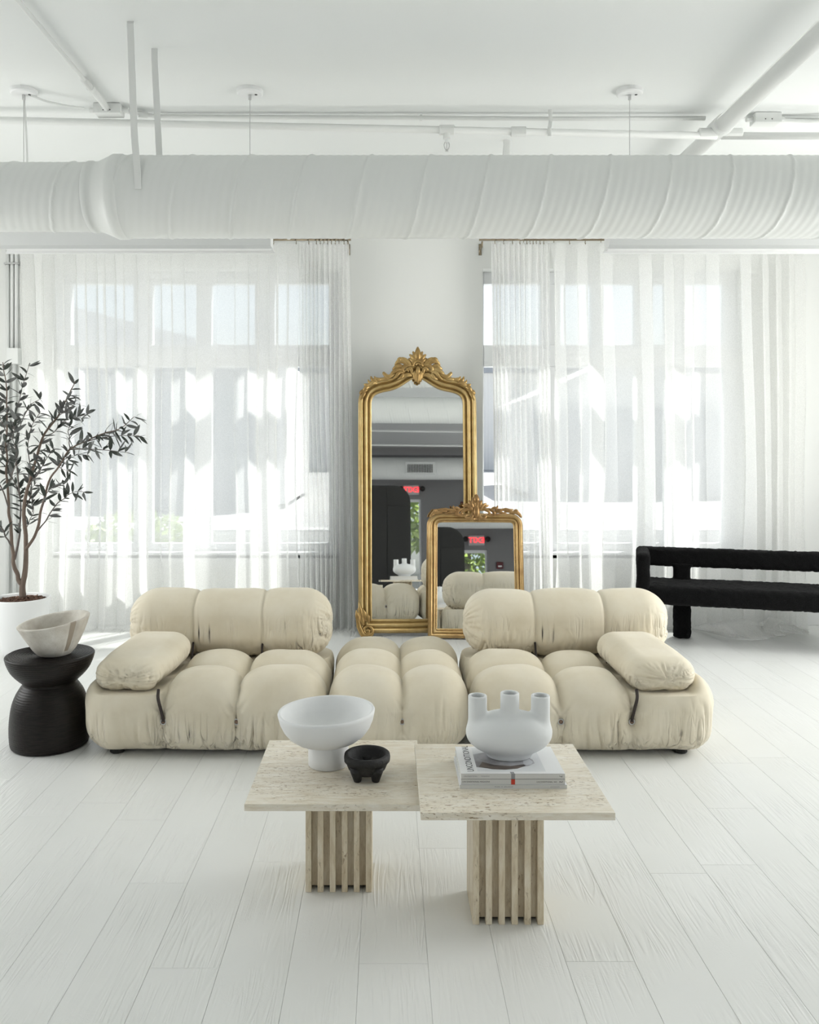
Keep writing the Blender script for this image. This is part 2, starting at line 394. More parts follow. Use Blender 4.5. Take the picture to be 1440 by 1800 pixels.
# glazed door in the grey back wall, with the exit sign over it (seen in the mirrors)
dr = bpy.data.objects.new('door_1', None); COL.objects.link(dr); dr.location = (1.2, YB-.1, 0); struct(dr)
for a, b, c, d in ((-.35, -.30, 0, 2.4), (.30, .35, 0, 2.4), (-.30, .30, 2.33, 2.4), (-.30, .30, 0, .12)):
    obj('door_frame', bx(a, b, -.03, .03, c, d, .004), M['frame'], dr)
obj('pane', bx(-.30, .30, -.004, .004, .12, 2.33), M['glass'], dr)

# ================================================================== CURTAINS
ZTOP, YC = 3.075, 6.70
def curtain(name, x0, x1, b0, b1, folds, seed, label, pool=.05, amp=.035, cols=None, messy=0.0, group='sheer white linen curtains'):
    """x0..x1 at the rod, b0..b1 at the hem; soft S-folds deepening towards the hem"""
    nx = cols or int(folds*28); nz = 110
    Lg = ZTOP+pool; s = np.linspace(0, 1, nx+1); t = np.linspace(0, 1, nz+1)**.9*Lg
    S, T = np.meshgrid(s, t, indexing='ij'); k = np.clip(T/ZTOP, 0, 1)
    drift = .55*vn(S*folds*.35, k*1.7, seed)+.35*vn(S*folds*.9, k*2.6, seed+3)
    ph = 2*PI*folds*(S+.055*vn(S*5, S*0, seed+1))+drift*k*3.2
    width = (x1-x0)*(1-k)+(b1-b0)*k; base = x0*(1-k)+b0*k
    A = amp*(.35+.65*sstep(0, .12, k))*(1+.5*vn(S*folds*.5, k*1.2, seed+5))
    X = base+width*S+(width/folds)*.13*np.sin(2*ph+.6)*sstep(0, .08, k)
    ease = k**1.6
    X = X+.10*ease*vn(S*4.0, k*1.3, seed+7)*np.sin(PI*S)
    Y = YC+A*np.sin(ph)+.018*ease*vn(S*7, k*3, seed+9)-.035*k**3
    Z = ZTOP-T+.004*np.cos(ph)*(1-k)
    # beyond the floor the cloth turns and lies forward
    over = np.clip(T-(ZTOP-.02), 0, None)
    msk = sstep(2.42, 2.6, X)*sstep(3.3, 3.1, X) if messy else 1.0
    Y = Y-over*(.9+.5*vn(S*folds*.6, S*0, seed+11))*(msk*.95+.05); lie = over > 0
    crump = messy*(msk*.9+.1)*sstep(0, .12, over)*(.5+.5*vn(S*9, over*14, seed+13))*(.6+.6*vn(S*3.1, over*4, seed+15))
    X = X+messy*.9*(msk*.9+.1)*sstep(0, .2, over)*vn(S*6, over*9, seed+17)
    Zf = .004+.010*(1+np.sin(ph))*np.exp(-over/.06)+np.abs(crump)
    Z = np.where(lie, np.maximum(np.minimum(Z, Zf)*0+Zf*sstep(0, .03, over)+np.maximum(Z, .004)*(1-sstep(0, .03, over)), .004), np.maximum(Z, .004))
    V = np.stack([X, Y, Z], -1).reshape(-1, 3); m_ = nz+1
    ii, jj = np.meshgrid(np.arange(nx), np.arange(nz), indexing='ij'); a = ii*m_+jj
    Q = np.stack([a, a+m_, a+m_+1, a+1], -1).reshape(-1, 4)
    o = obj(name, from_arrays(name, V, Q), M['sheer'], smooth=True)
    return tag(o, label, 'curtain', group)
curtain('sheer_curtain', -2.93, -.708, -2.88, -.700, 11.5, 11, 'wide sheer white curtain covering the window behind the olive tree', .10, .036)
curtain('sheer_curtain', -.698, -.30, -.685, -.25, 11, 23, 'narrow gathered sheer curtain left of the tall gold mirror', .06, .040, 260)
curtain('sheer_curtain', .83, 1.295, .86, 1.315, 12, 31, 'bunched sheer curtain right of the gold mirrors', .06, .040, 280)
curtain('sheer_curtain', 1.305, 3.31, 1.33, 3.30, 11, 47, 'wide sheer white curtain crumpled on the floor behind the black bench', .36, .036, 420, messy=.26)
def rod(x0, x1, hooks, bracket_x, label):
    t = thing('curtain_rod', label, 'curtain rod', ((x0+x1)/2, YC, 3.10), group='thin curtain rods over the windows'); c = (x0+x1)/2
    obj('rod', tmesh('rod', tube([(x0-c, 0, 0), (x1-c, 0, 0)], .008, 10)), M['brass'], t, True)
    for b in bracket_x:
        obj('bracket', tmesh('bracket', tube([(b-c, .15, -.05), (b-c, .02, -.05), (b-c, 0, -.012)], .007, 8), tube([(b-c, .150, -.09), (b-c, .150, .0)], .012, 8)), M['brass'], t, True)
    hk = tmesh('hook', tube([(0, 0, .010), (0, -.010, .004), (0, -.011, -.006), (0, 0, -.012), (0, .003, -.026), (0, -.006, -.036), (0, -.012, -.028)], .0028, 6))
    hk.materials.append(M['brass'])
    for h in hooks: obj('hook', hk, None, t, loc=(h-c, 0, 0))
rod(-2.98, -.285, [-2.9+.125*i for i in range(17)]+[-.72, -.62, -.56, -.53, -.50, -.47, -.44, -.41, -.38, -.34, -.31], [-2.95, -1.6, -.31], 'thin metal curtain rod with hooks over the left window')
rod(.735, 3.36, [.86, .93, 1.0, 1.06, 1.09, 1.115, 1.14, 1.165, 1.19, 1.22, 1.25]+[1.33+.125*i for i in range(16)], [.76, 2.1, 3.32], 'thin metal curtain rod with hooks over the right window')

# ================================================================== DUCT AND CEILING SERVICES
def spiral_duct(x0, x1, r, yc, zc, parent, pitch=.29):
    """lock-seam duct along x: fine corrugation with a raised spiral seam"""
    seg = 64; n = int((x1-x0)/.0052); V = []; Fc = []
    for i in range(n+1):
        x = x0+(x1-x0)*i/n
        for k in range(seg):
            a = 2*PI*k/seg; ph = (x/pitch+.9*a/(2*PI)) % 1.0
            rr = r+(.0040 if ph < .036 else 0)+.0007*math.sin(ph*2*PI*7)
            V.append((x, yc+rr*math.cos(a), zc+rr*math.sin(a)))
    for i in range(n):
        for k in range(seg):
            k2 = (k+1) % seg; Fc.append((i*seg+k, i*seg+k2, (i+1)*seg+k2, (i+1)*seg+k))
    return from_arrays('duct_section', V, Fc)
DY, DZ, DR, DR2 = 4.15, 2.70, .198, .166
t = thing('air_duct', 'long white spiral air duct running across under the ceiling', 'duct', (0, DY, DZ))
XJ0, XJ1 = -1.40, -1.285
obj('duct_section', spiral_duct(XJ1, 4.18, DR, 0, 0, t), M['duct'], t, True)
obj('duct_section', spiral_duct(-4.18, XJ0-.05, DR2, 0, .0, t), M['duct'], t, True)
prof = [(DR2+.004, -.085), (DR2+.006, -.08), (DR2+.006, -.06), (DR2+.003, -.055), (DR2+.004, -.03), (DR2+.03, .03), (DR+.006, .045), (DR+.006, .085), (DR-.004, .095)]
o = obj('reducer', lathe(prof, 64, False), M['duct'], t, True, loc=(XJ0+.03, 0, 0), rot=(0, PI/2, 0))
def strap(path, w, th, parent):
    bm = bmesh.new(); prev = None
    for (x, y, z) in path:
        c = [bm.verts.new((x-w/2, y-th, z)), bm.verts.new((x+w/2, y-th, z)), bm.verts.new((x+w/2, y+th, z)), bm.verts.new((x-w/2, y+th, z))]
        if prev:
            for k in range(4): bm.faces.new((prev[k], prev[(k+1) % 4], c[(k+1) % 4], c[k]))
        else: bm.faces.new(c)
        prev = c
    bm.faces.new(prev[::-1]); return obj('hanger_strap', bm, M['pipe'], parent)
hz = H-DZ
strap([(-1.222, -.135, hz), (-1.222, -.138, hz-.012), (-1.195, -.165, .25), (-1.17, -.200, .06), (-1.165, -.204, -.02)], .032, .0025, t)
strap([(-1.185, .145, hz), (-1.183, .14, hz-.06), (-1.165, .165, .25), (-1.16, .203, .06), (-1.16, .204, -.02)], .032, .0025, t)
for x in (1.1, 3.0):
    strap([(x, .14, hz), (x, .165, .25), (x, .203, .06), (x, .204, -.02)], .0, .0, t) if False else None

def pendant(xa, xb, canopies, label, flex=False):
    zc = 2.58; yc = 4.80; c = (xa+xb)/2
    t = thing('linear_pendant_light', label, 'light', (c, yc, zc), group='white linear pendant lights')
    a, b = xa-c, xb-c
    bm = bmesh.new()     # channel with mitred, inward sloping lower lip
    pr = [(-.055, .15), (-.055, .022), (-.066, 0.0), (-.052, 0.0), (-.045, .02), (.045, .02), (.052, 0.0), (.066, 0.0), (.055, .022), (.055, .15)]
    ra = [bm.verts.new((a-(0.012 if z < .01 else 0), y, z)) for y, z in pr]; rb = [bm.verts.new((b+(0.012 if z < .01 else 0), y, z)) for y, z in pr]
    for k in range(len(pr)): k2 = (k+1) % len(pr); bm.faces.new((ra[k], rb[k], rb[k2], ra[k2]))
    bm.faces.new(ra[::-1]); bm.faces.new(rb)
    bmesh.ops.recalc_face_normals(bm, faces=bm.faces)
    obj('housing', bm, M['white'], t)
    obj('diffuser', bx(a+.01, b-.01, -.044, .044, .012, .0195), M['white'], t)
    for x in canopies:
        cn = obj('canopy', lathe([(.002, -.028), (.066, -.028), (.074, -.022), (.075, 0), (.002, 0)], 40, True), M['white'], t, False, loc=(x-c, 0, H-zc))
        obj('cable_grip', lathe([(.004, -.058), (.009, -.055), (.009, -.030), (.004, -.028)], 12), M['steel'], cn)
        obj('knockout', lathe([(.008, -.0295), (.008, -.027)], 12), M['dark'], cn, loc=(.035, -.005, 0))
        obj('suspension_wire', tmesh('suspension_wire', tube([(x-c, 0, H-zc-.05), (x-c, 0, .15)], .0022, 6)), M['steel'], t)
    if flex:
        x = canopies[0]-c
        obj('power_cord', tmesh('power_cord', tube(spline([(x, .01, H-zc-.04), (x+.012, .012, H-zc-.3), (x+.02, .01, H-zc-.6), (x+.01, 0, .15)], 6), .006, 8)), M['pipe'], t)
        obj('power_cord', tmesh('power_cord', tube(spline([(x+.04, 0, H-zc-.03), (x+.11, .05, H-zc-.045), (x+.2, .1, H-zc-.05), (x+.24, .13, H-zc-.045), (x+.285, .16, H-zc-.04)], 6), .008, 8)), M['pipe'], t)
    return t
pendant(-2.185, -.655, (-2.07, -.78), 'white linear pendant light hanging in front of the left curtain', True)
pendant(1.255, 2.785, (1.385, 2.66), 'white linear pendant light hanging in front of the right curtain')

# sprinkler pipe with tees, couplings and a sprinkler head
t = thing('sprinkler_pipe', 'white sprinkler pipe with a hanging sprinkler head across the ceiling', 'pipe', (0, 5.05, 3.37))
def pz(x): return 1.5+(775-(211+28*min(1, max(0, (680+x*F/5.05)/1240))))*5.05/F-3.37
cr = 1.98
obj('pipe', tmesh('pipe', tube([(-4.18, 0, pz(-4.18)), (-2.4, 0, pz(-2.4)), (cr, 0, pz(cr))], .021, 16)), M['pipe'], t, True)
obj('pipe', tmesh('pipe', tube([(cr+.03, 0, pz(cr)), (4.18, 0, pz(4.18))], .021, 16)), M['pipe'], t, True)
for x in (.36, .79):
    o = obj('tee_fitting' if x < .5 else 'coupling', tmesh('f', tube([(x-.045, 0, pz(x)), (x-.042, 0, pz(x)), (x+.042, 0, pz(x)), (x+.045, 0, pz(x))], [.026, .030, .030, .026], 16)), M['pipe'], t, False)
x = .36
hd = obj('sprinkler_head', tmesh('sprinkler_head', tube([(x, 0, pz(x)-.02), (x, 0, pz(x)-.055)], .022, 14), tube([(x, 0, pz(x)-.055), (x, 0, pz(x)-.075)], .012, 12)), M['pipe'], t, False)
yk = tmesh('frame_arm', tube(spline([(x-.010, 0, pz(x)-.07), (x-.016, 0, pz(x)-.09), (x-.010, 0, pz(x)-.112), (x, 0, pz(x)-.120)], 5), .003, 6), tube(spline([(x+.010, 0, pz(x)-.07), (x+.016, 0, pz(x)-.09), (x+.010, 0, pz(x)-.112), (x, 0, pz(x)-.120)], 5), .003, 6), tube([(x, 0, pz(x)-.118), (x, 0, pz(x)-.126)], [.004, .011], 12), tube([(x, 0, pz(x)-.075), (x, 0, pz(x)-.118)], .0028, 6))
obj('frame_arm', yk, M['steel'], hd)
for x in (.985, -3.2):
    obj('hanger', tmesh('hanger', tube([(x, .02, .125), (x, .02, .118), (x, .015, .05), (x-.012, -.022, pz(x)+.02), (x-.012, -.022, pz(x)-.03)], .011, 8, .25, (0, 1, 0))), M['pipe'], t)
t = thing('main_pipe', 'thick white pipe running away along the right of the ceiling', 'pipe', (2.0, 4.0, 3.38))
obj('pipe', tmesh('pipe', tube([(0, -6, .0), (0, 2.84, 0)], .052, 24)), M['pipe'], t, True)
obj('cross_fitting', tmesh('cross_fitting', tube([(0, .98, 0), (0, .985, 0), (0, 1.125, 0), (0, 1.13, 0)], [.05, .060, .060, .05], 24), tube([(-.13, 1.05, -.035), (-.125, 1.05, -.035), (.125, 1.05, -.035), (.13, 1.05, -.035)], [.024, .031, .031, .024], 18)), M['pipe'], t, False)
# electrical conduit and junction boxes on the ceiling
t = thing('conduit', 'thin white conduit running to a junction box at the upper left', 'conduit', (-1.655, 4.0, 3.475))
obj('conduit_tube', tmesh('conduit_tube', tube([(0, -5, 0), (0, .6, 0), (0, .605, 0)], .012, 12), tube([(0, .6, -.002), (0, .9, -.004), (0, .98, -.012)], .019, 12)), M['pipe'], t, True)
obj('clamp', tmesh('clamp', tube([(0, .69, -.002), (0, .72, -.002)], .023, 12)), M['pipe'], t)
def jbox(x, y, label):
    t = thing('junction_box', label, 'junction box', (x, y, H), group='white ceiling junction boxes')
    obj('body', bx(-.078, .078, -.045, .045, -.060, 0, .004), M['pipe'], t)
    obj('cover_plate', bx(-.080, .080, -.048, -.044, -.061, -.003, .001), M['pipe'], t)
    for a in (-.02, .02): obj('screw', lathe([(.003, 0), (.003, .003)], 8), M['dark'], t, loc=(a, -.0478, -.045), rot=(PI/2, 0, 0))
    obj('connector', tmesh('connector', tube([(.078, 0, -.03), (.115, 0, -.03)], .016, 12)), M['pipe'], t)
    obj('connector', tmesh('connector', tube([(-.078, 0, -.03), (-.115, 0, -.03)], .016, 12)), M['pipe'], t)
jbox(-1.655, 5.02, 'junction box at the end of the conduit on the upper left ceiling')
jbox(2.32, 5.16, 'junction box right of the thick pipe on the ceiling')
t = thing('ceiling_conduit', 'long thin conduit running along the ceiling behind the sprinkler pipe', 'conduit', (0, 5.13, 3.47))
obj('conduit_tube', tmesh('conduit_tube', tube([(-1.55, -.10, 0), (-1.4, .0, .005), (.2, 0, -.002), (1.0, .0, -.008), (1.94, 0, -.004)], .0135, 10)), M['pipe'], t, True)
obj('conduit_tube', tmesh('conduit_tube', tube(spline([(2.40, .03, 0), (2.6, .02, -.015), (2.72, 0, -.01), (2.85, .0, .01), (3.3, .0, .01)], 5), .011, 10), tube([(2.40, .05, .008), (4.1, .05, .008)], .011, 10)), M['pipe'], t, True)
obj('clip', tmesh('clip', tube([(.2, 0, -.002), (.215, 0, -.002)], .020, 10)), M['pipe'], t)
obj('clip', tmesh('clip', tube([(-1.5, -.05, .002), (-1.45, -.03, .003)], .021, 10)), M['pipe'], t)
t = thing('ceiling_bracket', 'small bent white strap hanging behind the duct near the pipe coupling', 'bracket', (.80, 5.6, H))
obj('hanger_strap', tmesh('b', tube([(0, 0, 0), (0, 0, -.03), (-.03, -.02, -.35)], .024, 8, .2, (0, 1, 0))), M['pipe'], t)
# conduits on the front wall at the far left
t = thing('wall_conduits', 'three thin white conduits with a box on the wall left of the curtain', 'conduit', (-3.04, YF-.02, 0))
for a in (-.035, .0, .035):
    obj('conduit_tube', tmesh('conduit_tube', tube([(a, 0, H), (a, 0, 2.2)] if a > -.01 else [(a, 0, H), (a, 0, .12)], .014, 10)), M['pipe'], t, True)
obj('conduit_tube', tmesh('conduit_tube', tube([(.02, 0, 2.2), (.02, 0, .12)], .014, 10)), M['pipe'], t, True)
obj('wall_box', bx(-.02, .07, -.05, .02, 2.12, 2.25, .004), M['pipe'], t)
obj('clamp', bx(-.06, .055, -.018, .02, 2.93, 2.945), M['steel'], t)

# ================================================================== BEHIND THE CAMERA (seen in the mirrors)
t = thing('overhead_air_duct', 'white air duct overhead reflected at the top of the tall mirror', 'duct', (0, .55, 2.98))
obj('duct_section', spiral_duct(-4.18, 4.18, .2, 0, 0, t), M['duct'], t, True)
for x in (-2, 1.5): strap([(x, .19, H-2.98), (x, .20, 0)], .03, .003, t)
t = thing('far_air_duct', 'far air duct with a grille reflected in the tall mirror', 'duct', (0, -6.4, 3.0))
obj('duct_section', spiral_duct(-4.18, 4.18, .26, 0, 0, t), M['duct'], t, True)
gr = obj('grille', bx(1.05, 1.75, .20, .30, -.16, .12, .006), M['duct'], t)
for i in range(16): obj('louver', bx(1.11+i*.037, 1.125+i*.037, .295, .312, -.13, .06), M['dark'], gr)
for yy, zz, wd in ((-.9, 3.29, 'nearest'), (-3.2, 3.36, 'middle'), (-4.6, 3.3, 'farthest')):
    t = tag(obj('far_pipe', tmesh('far_pipe', tube([(-4.18, yy, zz), (4.18, yy-.15, zz-.03)], .022, 12)), M['pipe'], smooth=True), '%s white ceiling pipe of the three reflected in the tall mirror' % wd, 'pipe', 'pipes on the far ceiling')
t = thing('black_wardrobe', 'tall black cabinet reflected in both mirrors', 'cabinet', (.42, -1.9, 0))
bm = bmesh.new(); pts = [(-.42, 0), (.42, 0), (.42, 1.75)]+[(.42-.30+.30*math.cos(a), 1.80+.30*math.sin(a)) for a in np.linspace(.1, PI/2, 8)]+[(-.42, 2.10)]
f = bm.faces.new([bm.verts.new((x, 0, z)) for x, z in pts]); r = bmesh.ops.extrude_face_region(bm, geom=[f])
bmesh.ops.translate(bm, vec=(0, -.5, 0), verts=[v for v in r['geom'] if isinstance(v, bmesh.types.BMVert)]); bmesh.ops.recalc_face_normals(bm, faces=bm.faces)
M['black'] = paint('black_lacquer', (.008, .008, .007), .55)
obj('body', bm, M['black'], t)
obj('door', bx(-.40, -.005, .001, .02, .06, 2.05, .004), M['black'], t); obj('door', bx(.005, .40, .001, .02, .06, 1.74, .004), M['black'], t)
def text_mesh(s, size, depth=.001):
    cu = bpy.data.curves.new('lettering', 'FONT'); cu.body = s; cu.size = size; cu.extrude = depth; cu.align_x = 'CENTER'; cu.align_y = 'CENTER'; cu.resolution_u = 3
    o = bpy.data.objects.new('lettering', cu); COL.objects.link(o); dg = bpy.context.evaluated_depsgraph_get()
    me = bpy.data.meshes.new_from_object(o.evaluated_get(dg)); bpy.data.objects.remove(o); bpy.data.curves.remove(cu); me.materials.clear(); return me
t = thing('exit_sign', 'lit red exit sign over the far glazed door, reflected in the small mirror', 'sign', (1.30, YB+.04, 2.62))
obj('housing', bx(-.19, .19, -.03, .02, -.12, .12, .006), M['backceil'], t)
me_red = mat('exit_red', (.8, .02, .02), .5); BS(me_red).inputs['Emission Color'].default_value = (1, .03, .04, 1); BS(me_red).inputs['Emission Strength'].default_value = 1.6
tm = text_mesh('EXIT', .19, .002); obj('lettering', tm, me_red, t, loc=(0, .024, 0), rot=(PI/2, 0, PI))
for s in (-1, 1): obj('lamp_head', lathe([(.002, 0), (.06, .0), (.065, .05), (.03, .09), (.002, .09)], 20), M['black'], t, loc=(s*.27, .05, .02), rot=(-PI/2, 0, 0))
M['darkred'] = paint('dark_red_plastic', (.10, .008, .012), .4)
for k, (x, z) in enumerate(((1.85, 2.02), (2.05, 1.25), (2.6, 2.25))):
    t = thing('fire_alarm_device', ['upper dark red alarm box on the grey wall in the tall mirror', 'lower dark red alarm box on the grey wall beside the small mirror', 'dark red alarm box at the right of the small mirror'][k], 'alarm', (x, YB+.001, z), group='dark red alarm boxes')
    obj('body', bx(-.08, .08, 0, .05, -.08, .08, .012), M['darkred'], t); obj('strobe_lens', bx(-.045, .045, .048, .065, -.04, -.005, .005), M['white'], t)

# ================================================================== OUTSIDE
M['pave'] = paint('pavement', (.55, .55, .54), .9, .2, 20)
struct(obj('ground', bx(-40, 40, YF+WT, 60, -.3, -.12), M['pave']))
struct(obj('ground', bx(-40, 40, -40, YB-WT, -.3, -.12), M['pave']))
M['stucco'] = paint('white_stucco', (.80, .79, .78), .9, .2, 12); M['greywall'] = paint('grey_render', (.36, .38, .42), .9, .2, 8)
t = thing('neighbour_building', 'pale building with a sloping roofline seen through the left window', 'building', (-6, 20, 0))
bm = bmesh.new(); pts = [(-9, 0), (3.6, 0), (3.6, 3.4), (-9, 6.6)]
f = bm.faces.new([bm.verts.new((x, 0, z)) for x, z in pts]); r = bmesh.ops.extrude_face_region(bm, geom=[f]); bmesh.ops.translate(bm, vec=(0, 6, 0), verts=[v for v in r['geom'] if isinstance(v, bmesh.types.BMVert)]); bmesh.ops.recalc_face_normals(bm, faces=bm.faces)
obj('facade', bm, M['stucco'], t); obj('shopfront', bx(-9, 3.4, -.5, .0, -.1, 3.1), M['greywall'], t)
for i in range(5): obj('shop_window', bx(-7.8+i*2.2, -6.2+i*2.2, -.54, -.49, .7, 2.6), M['glass'], t)
t = thing('gabled_building', 'low white gabled building seen through the right window', 'building', (6.5, 24, 0))
bm = bmesh.new(); pts = [(-2.5, 0), (4, 0), (4, 2.7), (.6, 4.1), (-2.5, 2.7)]
f = bm.faces.new([bm.verts.new((x, 0, z)) for x, z in pts]); r = bmesh.ops.extrude_face_region(bm, geom=[f]); bmesh.ops.translate(bm, vec=(0, 7, 0), verts=[v for v in r['geom'] if isinstance(v, bmesh.types.BMVert)]); bmesh.ops.recalc_face_normals(bm, faces=bm.faces)
obj('facade', bm, M['stucco'], t); obj('shopfront', bx(-2.4, 3.9, -.3, 0, -.1, 2.3), M['greywall'], t)
t = thing('distant_building', 'long pale building far beyond the windows', 'building', (0, 46, 0))
obj('facade', bx(-38, 38, 0, 8, -.1, 5.2), M['stucco'], t); obj('roof', bx(-38.4, 38.4, -.4, 8.4, 5.2, 5.5), M['greywall'], t)
tag(obj('low_wall', bx(-6, 8, 11.4, 11.7, -.12, .30, .02), M['stucco']), 'low white wall outside the windows', 'wall')
def leaf_cloud(name, center, size, n, lsz, m, seed, label, cat):
    rg = np.random.RandomState(seed); V = []; Fc = []
    for i in range(n):
        p = rg.normal(size=3); p /= np.linalg.norm(p); p *= rg.uniform(.55, 1)**.5; p = np.array(center)+p*np.array(size)
        a = rg.normal(size=3); a /= np.linalg.norm(a); b = np.cross(a, rg.normal(size=3)); b /= np.linalg.norm(b); s = lsz*rg.uniform(.6, 1.2)
        o_ = len(V); V += [p-a*s, p+b*s*.45+a*s*.1, p+a*s, p-b*s*.45+a*s*.1]; Fc.append((o_, o_+1, o_+2, o_+3))
    return from_arrays(name, V, Fc)
M['foliage'] = mat('garden_leaf', (.34, .46, .10), .45); BS(M['foliage']).inputs['Transmission Weight'].default_value = 0
M['bark'] = paint('bark', (.22, .18, .15), .9, .8, 14)
tag(obj('garden_shrub', leaf_cloud('garden_shrub', (-3.2, 10.9, .25), (.7, .4, .35), 500, .07, M['foliage'], 3, '', ''), M['foliage']), 'small green shrub outside the left window', 'shrub')
t = thing('garden_tree', 'leafy tree with a thick trunk outside the far glazed door', 'tree', (1.0, -10.4, -.12))
obj('trunk', tmesh('trunk', *[tube(spline([(.35*math.cos(a), .3*math.sin(a), 0), (.2*math.cos(a+.5), .18*math.sin(a+.5), 1.2), (.16*math.cos(a+1.1), .15*math.sin(a+1.1), 2.4), (.3*math.cos(a+1.4), .3*math.sin(a+1.4), 4)], 5), .11, 8) for a in np.linspace(0, 2*PI, 9)[:-1]]), M['bark'], t, True)
fo = obj('foliage', leaf_cloud('foliage', (.6, -.2, 2.9), (2.6, 1.0, 1.6), 3000, .16, M['foliage'], 5, '', ''), M['foliage'], t); fo['kind'] = 'stuff'

# ================================================================== SOFA
def crease(x, cs, w):
    """0 on a seam, rising like a quarter circle to 1 at distance w"""
    s = np.full_like(x, 9.0)
    for c in cs: s = np.minimum(s, np.abs(x-c))
    t = np.clip(s/w, 0, 1); return np.sqrt(np.clip(1-(1-t)**2, 0, 1)), s
def ridged(n, p): return (1-np.abs(n))**p
def seat_mesh(x0, x1, y0, y1, z0, z1, cols, rows, seed, press=()):
    cx, cy, cz = (x0+x1)/2, (y0+y1)/2, (z0+z1)/2; half = ((x1-x0)/2, (y1-y0)/2, (z1-z0)/2)
    P, n, Q = round_box(half, (.16, .16, .165), .0066)
    hz_ = half[2]; P[:, 2] = np.where(P[:, 2] < 0, -hz_*(np.abs(P[:, 2])/hz_)**.62, P[:, 2])      # fuller towards the foot
    Pw = P+np.array([cx, cy, cz]); x, y, z = Pw.T
    top = np.clip(n[:, 2], 0, 1)**.8; side = 1-top
    xs_ = x+.006*vn(z*9, y*6, seed); ys_ = y+.006*vn(x*7, z*6, seed+1)
    # wide domes on top, tighter seams down the sides
    pxt, sx = crease(xs_, cols, .168); pxs, _ = crease(xs_, cols, .085); pyt, sy = crease(ys_, rows, .158); pys, _ = crease(ys_, rows, .085)
    fx = 1-pxt; fy = 1-pyt
    d = top*(.088*fx**1.1+.085*fy**1.1-.030*fx*fy)+side*.030*((1-pxs)+(1-pys))
    for c in cols:
        for s_ in (1, -1):
            rr = np.sqrt((x-c)**2+(z-.172)**2); d += .016*np.exp(-(rr/.045)**2)*(n[:, 1]*s_ > .3)
        for rw in rows:
            rr = np.sqrt((x-c)**2+(y-rw)**2); d += .030*top*np.exp(-(rr/.06)**2)
    for rw in rows:
        rr = np.sqrt((y-rw)**2+(z-.172)**2); d += .014*np.exp(-(rr/.045)**2)*(np.abs(n[:, 0]) > .3)
    d *= np.where(n[:, 2] < -.7, .25, 1)
    # pleats: gathered towards the foot, fanning out of the seams and round the outer corners
    per = np.where(np.abs(n[:, 1]) > np.abs(n[:, 0]), x, y); sd = np.clip(side*1.5, 0, 1)*sstep(-.97, -.5, n[:, 2])
    foot = sstep(.28, .10, z)*sd; smin_ = np.minimum(sx, sy)
    wob = per+.035*vn(per*4, z*6, seed+5)+.10*vn(per*3, 0*z, seed+15)*z
    patch = sstep(-.15, .5, vn(per*3.7, z*1.5, seed+4))
    w1 = ridged(vn(wob*21, z*2.0, seed+6), 4)*.020*foot*patch
    w2 = ridged(vn(wob*38, z*2.6, seed+8), 2.2)*.0080*foot
    seamm = np.exp(-(smin_/.060)**2)*sd*sstep(.34, .22, z)
    w3 = ridged(vn((z+smin_*1.5*np.sign(.172-z))*24, per*1.5, seed+9), 4)*.014*seamm
    edge = np.minimum(np.abs(x-x0), np.abs(x-x1)); corner = np.exp(-(edge/.16)**2)*sd*sstep(.33, .2, z)
    w4 = ridged(vn(per*17+x*6+.8*vn(per*4, z*5, seed+16), z*1.6, seed+10), 4)*.017*corner
    d += np.maximum.reduce([w1+w2, w3, w4])
    d -= .006*vn(x*6, y*6+z*5, seed+12)
    out = Pw-n*d[:, None]
    for a0, a1, b0, b1, zc in press:       # cushions lying on the seat press the lobes down
        m_ = sstep(a0-.05, a0+.05, out[:, 0])*sstep(a1+.05, a1-.05, out[:, 0])*sstep(b0-.05, b0+.05, out[:, 1])*sstep(b1+.05, b1-.05, out[:, 1])*sstep(-.1, .5, n[:, 2])
        out[:, 2] = out[:, 2]-np.maximum(0, out[:, 2]-zc)*m_
    return from_arrays('seat', out, Q)
def cushion_mesh(half, rad, seed, seams=(), step=.0062, ends_axis=0, fat=0.0):
    P, n, Q = round_box(half, rad, step); x, y, z = P.T; h = np.array(half); d = np.zeros(len(P))
    a = P[:, ends_axis]; b = P[:, 1-ends_axis]; ha = h[ends_axis]
    for c in seams:
        s = np.abs(a-c+.004*vn(z*9, y*9, seed)); d += .006*np.exp(-(s/.009)**2)+.004*np.exp(-(s/.04)**2)
    zr = z/h[2]; low = sstep(.1, -.8, zr); ang = np.arctan2(z/h[2], b/h[1-ends_axis])
    end = np.exp(-((ha-np.abs(a))/.15)**2)*sstep(.95, .35, zr)
    gate = sstep(-.25, .35, vn(a*4.2, zr*.8, seed+4))
    fan = a+.05*vn(a*4, zr*1.5, seed+2)+.04*np.sign(a)*zr*end
    w1 = ridged(vn(fan*21, zr*.9, seed+3), 4)*.019*np.clip(end+.55*low*gate, 0, 1)
    w2 = ridged(vn(fan*40, zr*1.4, seed+5), 2.2)*.0075*np.clip(end+.5*low, 0, 1)
    cap = sstep(.45, .9, np.abs(n[:, ends_axis]))
    w3 = ridged(vn(ang*5.5, a*4, seed+6), 4)*.013*cap
    d += w1+w2+w3-.006*vn(x*5, y*5+z*4, seed+7)
    out = P-n*d[:, None]
    out[:, 2] += fat*(1-(a/ha)**2)*np.sign(z)*np.abs(z)/h[2]
    return from_arrays('cushion', out, Q)
